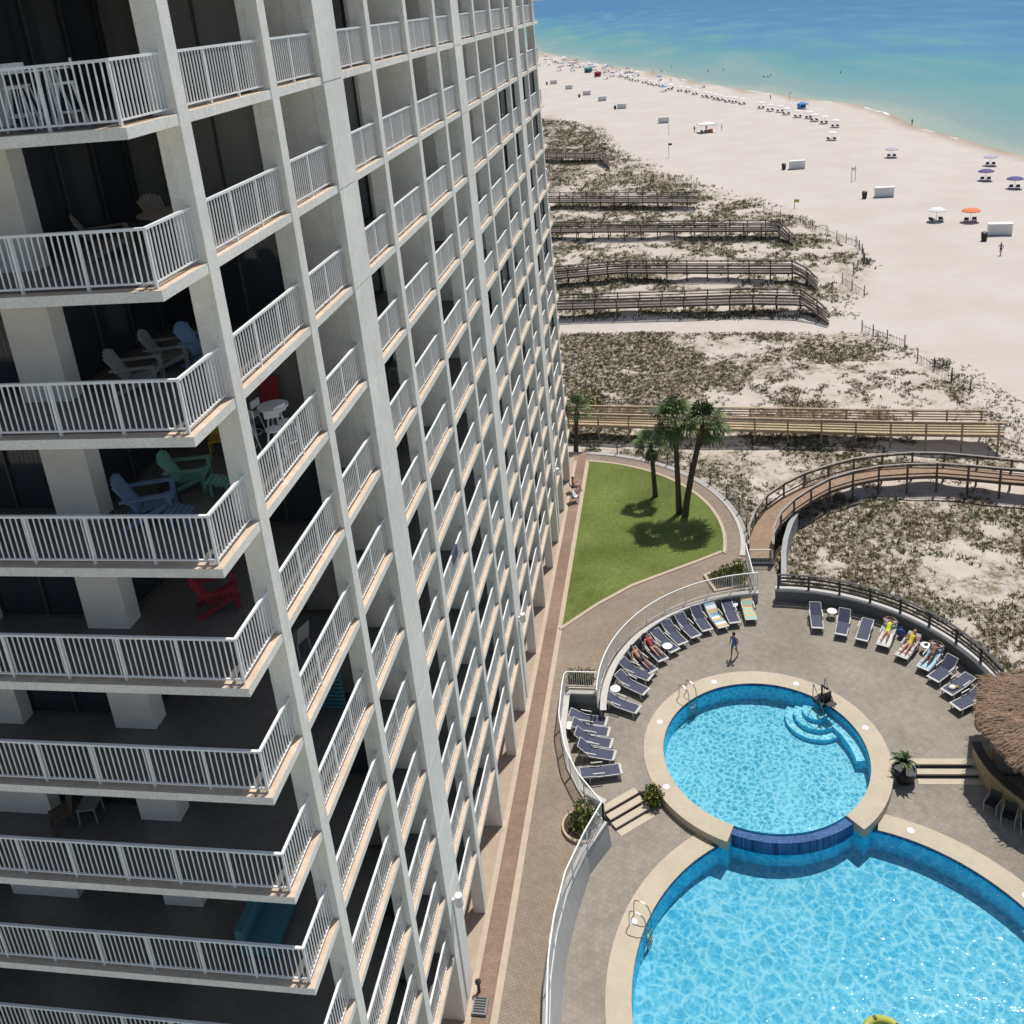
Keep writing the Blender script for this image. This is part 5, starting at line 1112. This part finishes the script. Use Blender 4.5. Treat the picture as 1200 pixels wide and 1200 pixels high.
for i, (p, l_) in enumerate(zip(D['BOXES'], BL)): box_cabin(l_, p, R(-8+4*(i % 3)), 1.05)
TL = ('dark bin beside the big white box', 'dark bin beside the box near the orange umbrella', 'dark bin beside the box in the middle of the beach', 'dark bin beside the fourth white box', 'dark bin beside the dark covered box', 'dark bin at the tower edge of the beach')
for p, l_ in zip(D['BINS'], TL):
    t = thing('trash_bin', l_, 'bin', gz(p)); b = MB(); b.lathe([(.34, 0), (.42, .5), (.44, 1.1)], 12); b.build('barrel', M['black'], t); b = MB(); b.lathe([(.46, 1.08), (.46, 1.16), (.2, 1.3)], 12); b.build('lid', M['black'], t)
def umbrella(label, p, m, r_=1.25, h=2.1, group=None, tilt=.0):
    t = thing('beach_umbrella', label, 'beach umbrella', gz(p), rnd.uniform(0, 1), group); b = MB(); n = 8
    P = [(r_*math.cos(6.283*i/n), r_*math.sin(6.283*i/n), h-.38) for i in range(n)]; mid = [(x*.6, y*.6, h-.12) for x, y, z in P]
    b.add(P+mid+[(0, 0, h)], [(i, (i+1) % n, n+(i+1) % n, n+i) for i in range(n)]+[(n+i, n+(i+1) % n, 2*n) for i in range(n)]); b.add(P+[(x, y, z-.1) for x, y, z in P], [(n+i, n+(i+1) % n, (i+1) % n, i) for i in range(n)]); b.build('canopy', M[m], t)
    b = MB(); b.tube([(0, 0, -.2), (0, 0, h+.08)], .035, 6); b.build('pole', M['white'], t); return t
def beach_chair(label, p, rz, m='navy', group=None):
    t = thing('beach_chair', label, 'beach chair', gz(p), rz, group); b = MB(); b.bar((0, -.75, .3), (0, .3, .3), .6, .06); b.build('seat', M[m], t); b = MB(); b.bar((0, .3, .32), (0, .85, .85), .6, .06); b.build('backrest', M[m], t)
    for s_ in (-1, 1):
        b = MB(); b.bar((s_*.32, -.7, 0), (s_*.32, -.6, .34), .05, .05); b.bar((s_*.32, .6, 0), (s_*.32, .2, .34), .05, .05); b.bar((s_*.32, -.75, .3), (s_*.32, .35, .33), .05, .05); b.build('leg', M['white'], t)
    return t
UL = (('orange umbrella standing alone near the big white box', 'c_orange'), ('purple umbrella closer to the dunes of the two by the water', 'c_purple'), ('purple umbrella at the frame edge near the water', 'c_purple'), ('pale grey umbrella right at the waterline', 'c_grey'), ('grey umbrella beside a pair of chairs halfway down the beach', 'c_grey'))
for (p, (l_, m)) in zip(D['UMB_POS'], UL):
    umbrella(l_, p, m, 1.4)
    for s_ in (-.55, .55): beach_chair('navy beach chair under the '+l_.replace(' of the two by the water', ''), (p[0]+s_, p[1]+.1), R(165), group='chairs under the '+l_)
u0 = c0_ = None
for i, p in enumerate(D['SETS']+D['SETS2']):
    far = i >= len(D['SETS']); g1, g2 = ('pale umbrellas in the far stretch of the waterline row', 'navy chairs in the far stretch of the waterline row') if far else ('pale umbrellas in the near stretch of the waterline row', 'navy chairs in the near stretch of the waterline row')
    l1 = 'pale beach umbrella in the far crowded stretch along the waterline' if far else 'pale beach umbrella in the near stretch of the row along the waterline'
    l2 = 'navy beach chair in the far crowded stretch along the waterline' if far else 'navy beach chair in the near stretch of the row along the waterline'
    if u0 is None:
        u0 = umbrella(l1, p, 'boxwhite', 1.3, 2.1, g1); c0_ = beach_chair(l2, (p[0]-.6, p[1]-.2), R(165), 'navy', g2); dup(c0_, gz((p[0]+.6, p[1]-.2)), R(170), l2, g2)
    else:
        dup(u0, gz(p), rnd.uniform(0, .8), l1, g1)
        for s_ in (-.65, .65): dup(c0_, gz((p[0]+s_+rnd.uniform(-.1, .1), p[1]-.2)), R(160+rnd.uniform(-12, 12)), l2, g2)
cols = ['boxwhite', 'c_grey', 'boxwhite', 'c_purple', 'c_teal', 'boxwhite', 'c_sky', 'c_mag', 'c_grey', 'boxwhite', 'c_orange', 'c_purple']
cn = dict(boxwhite='white', c_grey='grey', c_purple='purple', c_teal='teal', c_sky='blue', c_mag='magenta', c_orange='orange'); made = {}
for i, p in enumerate(D['FAR']):
    m = cols[i % len(cols)]; l_ = cn[m]+' umbrella in the distant crowd at the tower end of the beach'; g_ = cn[m]+' umbrellas in the distant crowd'
    if m not in made: made[m] = umbrella(l_, p, m, 1.4, 2.2, g_)
    else: dup(made[m], gz(p), .3*i, l_, g_)
    for s_ in (-.8, .8): dup(c0_, gz((p[0]+s_, p[1]-.5)), R(150+20*s_), 'navy beach chair in the distant crowd at the tower end of the beach', 'chairs in the distant crowd')
# the distant crowd along the waterline
made_c = {}
for i in range(34):
    q = resample([p for p in shore if 330 < p[1] < 720], 10)[::-1]; a = q[min(len(q)-1, int(rnd.random()**.8*(len(q)-3)))]
    p = (a[0]-rnd.uniform(7, 30), a[1]-rnd.uniform(2, 9)); m = cols[(i*5) % len(cols)]; l_ = cn[m]+' umbrella in the distant crowd at the tower end of the beach'
    if i % 3 == 2:
        l_ = 'person standing in the distant crowd along the waterline'
        if 'p' not in made_c: made_c['p'] = person(l_, 'stand', ('skin', 'cloth_blue', 'cloth_black', 'skin', 'skin'), gz(p), 0, False, group='people in the distant crowd')
        else: dup(made_c['p'], gz(p), 1.*i, l_)
    elif m in made: dup(made[m], gz(p), .3*i, l_); dup(c0_, gz((p[0]+.7, p[1]-.5)), R(160+i), 'navy beach chair in the distant crowd at the tower end of the beach', 'chairs in the distant crowd')
def tent(label, p, m, w_=2.6, h=2.1, walls=False):
    t = thing('beach_tent', label, 'tent', gz(p), .2); b = MB(); a = w_/2; P = [(-a, -a, h), (a, -a, h), (a, a, h), (-a, a, h)]; b.add(P+[(0, 0, h+.6)], [(i, (i+1) % 4, 4) for i in range(4)]); b.add(P+[(x, y, h-.22) for x, y, z in P], [(i+4, (i+1) % 4+4, (i+1) % 4, i) for i in range(4)])
    if walls: b.add([(a, a, h), (-a, a, h), (-a, a, 0), (a, a, 0)], [(0, 1, 2, 3)]); b.add([(-a, a, h), (-a, -a, h), (-a, -a, 0), (-a, a, 0)], [(0, 1, 2, 3)])
    b.build('canopy', M[m], t)
    for x, y, z in P: b = MB(); b.tube([(x, y, 0), (x, y, h)], .03, 5); b.build('leg', M['white'], t)
tent('blue sun shelter on the upper edge of the near umbrella row', D['TENT'][0], 'c_sky', 2.6, 1.5, True); tent('teal tent in the distant crowd', D['TENT'][1], 'c_teal', 4, 2.4, True); tent('magenta tent in the distant crowd', D['TENT'][2], 'c_mag', 3.2, 2.2, True); tent('white pop-up canopy with an orange cooler on the open beach', D['TENT'][3], 'boxwhite', 4.2, 2.2)
x, y, z = gz(D['TENT'][3]); t = thing('cooler', 'orange cooler under the white pop-up canopy', 'cooler', (x+1.1, y-1.3, z)); b = MB(); b.box(-.5, .5, -.3, .3, 0, .75); b.build('body', M['c_orange'], t); b = MB(); b.box(-.52, .52, -.32, .32, .75, .88); b.build('lid', M['c_orange'], t)
for i, s_ in enumerate((-1.2, -.2, .6)): beach_chair('dark beach chair under the white pop-up canopy', (x+s_, y-.9), R(170), 'navy', 'chairs under the pop-up canopy')
PL = (('beachgoer in a blue shirt walking past the big white box', 'walk', ('skin', 'cloth_blue', 'cloth_black', 'cloth_black', 'skin')), ('person standing left of the white pop-up canopy', 'stand', ('skin', 'cloth_black', 'cloth_black', 'skin', 'skin')), ('person in dark clothes standing right of the white pop-up canopy', 'stand', ('skin', 'cloth_black', 'cloth_black', 'cloth_black', 'skin')), ('person standing at the waterline above the near umbrella row', 'stand', ('skin', 'skin', 'cloth_blue', 'cloth_blue', 'skin')), ('person wading in at the bend of the waterline', 'walk', ('skin', 'cloth_black', 'cloth_black', 'skin', 'skin')), ('person in red at the waterline of the far row', 'stand', ('skin', 'cloth_red', 'cloth_black', 'skin', 'skin')), ('person in pink walking on the wet sand of the far row', 'walk', ('skin', 'cloth_pink', 'cloth_black', 'skin', 'skin')), ('person in blue among the far umbrellas', 'stand', ('skin', 'cloth_blue', 'cloth_blue', 'skin', 'skin')), ('person in white among the far umbrellas', 'stand', ('skin', 'cloth_white', 'cloth_black', 'skin', 'skin')), ('person under the white pop-up canopy', 'stand', ('skin', 'cloth_blue', 'cloth_black', 'skin', 'skin')))
for i, (p, (l_, ps, ms)) in enumerate(zip(D['PEOPLE'], PL)): person(l_, ps, ms, gz(p), .7*i, False)
s0 = None
for i, p in enumerate(D['SWIM']):
    l_ = 'bather standing waist deep in the shallow sea'; q = (p[0], p[1], SEA-.75)
    if s0 is None: s0 = person(l_, 'stand', ('skin_dark', 'skin_dark', 'cloth_black', 'cloth_black', 'skin_dark'), q, 0, False, group='bathers in the shallow sea')
    else: dup(s0, q, i*1., l_)
for i, (p, (l_, h, fl)) in enumerate(zip(D['POLES'], (('tall thin pole with a dark flag at the dune edge', 3.4, 'cloth_black'), ('tall thin bare pole behind the dune edge', 3., None), ('pale pole with a small sign on the open beach', 2.6, 'boxwhite'), ('thin dark pole beside the pale sign pole', 2.8, None), ('short post with a yellow sign at the dune edge', 1.6, 'lime'), ('white flag pole at the near umbrella row', 3., 'boxwhite')))):
    t = thing('beach_pole', l_, 'pole', gz(p)); b = MB(); b.tube([(0, 0, 0), (0, 0, h)], .05, 6); b.build('pole', M['gwood'], t)
    if fl: b = MB(); b.bar((.05, 0, h-.3), (.8, .15, h-.38), .02, .5); b.build('flag', M[fl], t)

# ------------------------------------------------------------------ furniture on the balconies
def adirondack(label, loc, rz, m, group=None, stool=False):
    t = thing('adirondack_chair', label, 'chair', loc, rz, group); mm = M[m]; n = 7
    b = MB()
    for i in range(n):
        f = (i-(n-1)/2)/(n-1)*2; x0, x1 = f*.2, f*.28; h = .88-.12*f*f; a = Vector((x0, -.18, .26)); c = Vector((x1, -.18-.42*h, .26+.78*h)); b.bar(a, c, .075, .022, up=(0, 1, 0))
    b.bar((-.28, -.33, .5), (.28, -.33, .5), .05, .05); b.build('backrest', mm, t)
    b = MB()
    for i in range(6): y = .42-.12*i; b.bar((-.27, y, .38-.024*i), (.27, y, .38-.024*i), .1, .022, up=(0, 0, 1))
    b.build('seat', mm, t)
    for s_ in (-1, 1):
        b = MB(); b.bar((s_*.34, .45, .57), (s_*.34, -.42, .57), .13, .024); b.build('armrest', mm, t)
        b = MB(); b.bar((s_*.3, .42, 0), (s_*.3, .42, .56), .09, .03); b.build('leg', mm, t)
        b = MB(); b.bar((s_*.3, .42, .36), (s_*.3, -.5, 0), .03, .1); b.build('leg', mm, t)
    return t
def footstool(label, loc, rz, m):
    t = thing('footstool', label, 'footstool', loc, rz); b = MB()
    for i in range(5): b.bar((-.24, -.2+.1*i, .34-.03*i), (.24, -.2+.1*i, .34-.03*i), .085, .022)
    b.build('slats', M[m], t)
    for s_ in (-1, 1): b = MB(); b.bar((s_*.2, -.15, 0), (s_*.2, -.15, .33), .06, .03); b.bar((s_*.2, .2, 0), (s_*.2, .2, .24), .06, .03); b.build('leg', M[m], t)
def pedestal_table(label, loc, m, r_=.42, h=.73):
    t = thing('balcony_table', label, 'table', loc); b = MB(); b.lathe([(r_, h-.03), (r_, h), (0, h+.001)], 20); b.build('table_top', M[m], t)
    for i in range(4): a = R(45+90*i); b = MB(); b.bar((.12*math.cos(a), .12*math.sin(a), h-.03), (r_*.8*math.cos(a), r_*.8*math.sin(a), 0), .04, .04); b.build('leg', M[m], t)
def bar_stool(label, loc, rz, m, group=None):
    t = thing('bar_stool', label, 'stool', loc, rz, group); b = MB(); b.lathe([(.19, .72), (.2, .76), (0, .765)], 14); b.build('seat', M[m], t); b = MB(); b.bar((-.18, -.17, 1.05), (.18, -.17, 1.05), .03, .18); b.build('backrest', M[m], t)
    for sx_ in (-1, 1):
        for sy_ in (-1, 1): b = MB(); b.bar((sx_*.12, sy_*.12, .73), (sx_*.23, sy_*.23, 0), .025, .025); b.build('leg', M[m], t)
    b = MB(); b.tube([(.2*math.cos(6.283*i/12), .2*math.sin(6.283*i/12), .25) for i in range(13)], .012, 5); b.build('foot_ring', M[m], t)
def dining_chair(label, loc, rz, m, group=None):
    t = thing('balcony_chair', label, 'chair', loc, rz, group); b = MB(); b.box(-.23, .23, -.22, .22, .42, .46); b.build('seat', M[m], t); b = MB(); b.bar((0, -.22, .45), (0, -.32, .92), .44, .03); b.build('backrest', M[m], t)
    for sx_ in (-1, 1):
        for sy_ in (-1, 1): b = MB(); b.bar((sx_*.2, sy_*.19, .43), (sx_*.22, sy_*.22, 0), .035, .035); b.build('leg', M[m], t)
    return t
ZF = lambda k: zt(k)+.008
FL = ['top visible', 'second visible', 'third visible', 'fourth visible', 'fifth visible', 'sixth visible', 'seventh visible', 'eighth visible']
pedestal_table('tall white table behind the top corner railing', (-1.9, 15.75, ZF(0)), 'white', .38, 1.0)
for i, (x, y, a) in enumerate(((-2.35, 15.45, 200), (-2.6, 15.9, 250), (-1.5, 15.6, 120))): bar_stool('white slatted high chair at the tall table on the top corner balcony', (x, y, ZF(0)), R(a), 'white', 'white high chairs on the top corner balcony')
adirondack('brown slatted chair on the second corner terrace, nearer the railing', (-2.6, 17.4, ZF(1)), R(-60), 'adi_brown', 'brown chairs on the second corner terrace'); adirondack('brown slatted chair on the second corner terrace, behind the round table', (-2.0, 18.9, ZF(1)), R(-110), 'adi_brown', 'brown chairs on the second corner terrace'); pedestal_table('brown round table on the second corner terrace', (-1.55, 18.0, ZF(1)), 'adi_brown', .55)
adirondack('grey slatted chair on the third corner terrace, nearer the railing', (-2.4, 17.1, ZF(2)), R(-75), 'adi_grey', 'grey chairs on the third corner terrace'); adirondack('grey slatted chair on the third corner terrace, farther inside', (-2.3, 18.3, ZF(2)), R(-75), 'adi_grey', 'grey chairs on the third corner terrace')
adirondack('blue slatted chair with footstool on a corner terrace', (-2.5, 16.6, ZF(3)), R(-70), 'adi_blue').scale = (1.12, 1.12, 1.18); footstool('blue slatted footstool in front of the blue chair', (-1.75, 16.45, ZF(3)), R(-80), 'adi_blue')
adirondack('green slatted chair with footstool on a corner terrace', (-2.3, 17.95, ZF(3)), R(-78), 'adi_green'); footstool('green slatted footstool in front of the green chair', (-1.45, 17.75, ZF(3)), R(-80), 'adi_green'); pedestal_table('small dark table between the blue and green chairs', (-2.35, 17.2, ZF(3)), 'black', .22, .45)
dining_chair('yellow chair deep inside the terrace with the blue and green chairs', (-2.3, 19.6, ZF(3)), R(200), 'yel')
adirondack('red slatted chair on the fifth corner terrace', (-1.9, 17.4, ZF(4)), R(-60), 'adi_red')
dining_chair('grey metal chair deep in the bay below the red chair', (-1.2, 19.4, ZF(5)), R(70), 'adi_grey')
pedestal_table('dark table beside the pier on a lower corner terrace', (-3.1, 17.6, ZF(6)), 'adi_grey', .4); dining_chair('dark chair at the image edge on a lower balcony', (-6.6, 16.2, ZF(6)), R(140), 'wood_dark'); dining_chair('pale chair at the image edge on a lower balcony', (-6.0, 16.5, ZF(6)), R(190), 'adi_grey')
t = thing('sofa', 'dark teal outdoor sofa on the lowest clear corner terrace', 'sofa', (-1.6, 16.2, ZF(7)), R(-90)); b = MB(); b.box(-.9, .9, -.4, .4, .1, .42); b.build('seat_cushion', M['tealcloth'], t); b = MB(); b.box(-.9, .9, -.5, -.3, .42, .85); b.build('back_cushion', M['tealcloth'], t)
# wide first bay, seen past the corner column
adirondack('blue slatted chair in the bay right of the corner column, third floor down', (-1.6, 18.6, ZF(2)), R(-90), 'adi_blue')
pedestal_table('white bar table in the bay right of the corner column', (-1.0, 20.1, ZF(3)), 'white', .38, 1.05)
for i, (x, y, a) in enumerate(((-1.5, 19.5, 140), (-.75, 19.4, 200), (-1.7, 20.3, 80), (-.6, 19.8, 240))): bar_stool('white metal bar stool at the white bar table', (x, y, ZF(3)), R(a), 'white', 'white bar stools round the bar table')
t = thing('hanging_towel', 'red beach towel hanging behind the white bar table', 'towel', (-1.4, 20.95, ZF(3))); b = MB(); b.box(-.3, .25, -.06, -.03, .5, 1.5); b.build('cloth', M['adi_red'], t)
t = thing('shutter_screen', 'teal slatted screen in the bay right of the corner column', 'screen', (-1.2, 20.5, ZF(6))); b = MB()
for i in range(12): b.box(-.5, .5, -.03, .03, .1+.13*i, .19+.13*i)
b.build('slats', M['tealcloth'], t)
# chairs and people in the bays of the long side
bayname = {0: 'narrow bay before the first pilaster', 1: 'narrow bay after the first pilaster', 2: 'third bay past the first pilaster', 3: 'bay before the second pilaster'}
for i, (x, y, k, m, rz) in enumerate(((-1.2, 27.2, 1, 'black', 80), (-1.2, 27.4, 2, 'wood_dark', 100), (-1.3, 27.1, 3, 'cloth_blue', 70), (-1.2, 27.5, 4, 'tealcloth', 90), (-1.3, 31.0, 4, 'black', 60), (-1.2, 35.2, 2, 'black', 90), (-1.2, 35.6, 3, 'wood_dark', 75), (-1.2, 35.2, 4, 'yel', 90), (-1.3, 31.2, 5, 'wood_dark', 80), (-1.2, 35.4, 5, 'black', 90), (-1.2, 31.0, 7, 'cloth_blue', 90), (-1.2, 35.3, 7, 'cloth_blue', 90))):
    if m == 'black': m = 'adi_grey'
    dining_chair({'adi_grey': 'grey', 'wood_dark': 'brown', 'cloth_blue': 'blue', 'tealcloth': 'teal', 'yel': 'yellow'}[m]+' chair in the '+('narrow bay' if y < 28 else 'wide bay' if y < 33 else 'far bay')+' right of the wide pilaster, '+FL[k]+' floor', (x, y, ZF(k)), R(rz), m)
for i, (y, k, m, l_) in enumerate(((31.4, 7, 'navy', 'blue towel draped over a low balcony railing'),)):
    t = thing('draped_towel', l_, 'towel', (0, 0, 0)); b = MB(); z = zt(k)+1.1; b.add([(XR-.05, y-.2, z-.3), (XR-.05, y+.2, z-.3), (XR-.05, y+.4, z+.01), (XR-.05, y-.4, z+.01), (XR+.05, y+.4, z+.01), (XR+.05, y-.4, z+.01), (XR+.055, y+.4, z-.45), (XR+.055, y-.4, z-.45)], [(0, 1, 2, 3), (3, 2, 4, 5), (5, 4, 6, 7)]); b.build('cloth', M[m], t)
person('person in a red top leaning at a high balcony railing', 'stand', ('skin', 'adi_red', 'cloth_black', 'cloth_black', 'skin'), (-.5, 29.45, ZF(1)), R(-90), True)
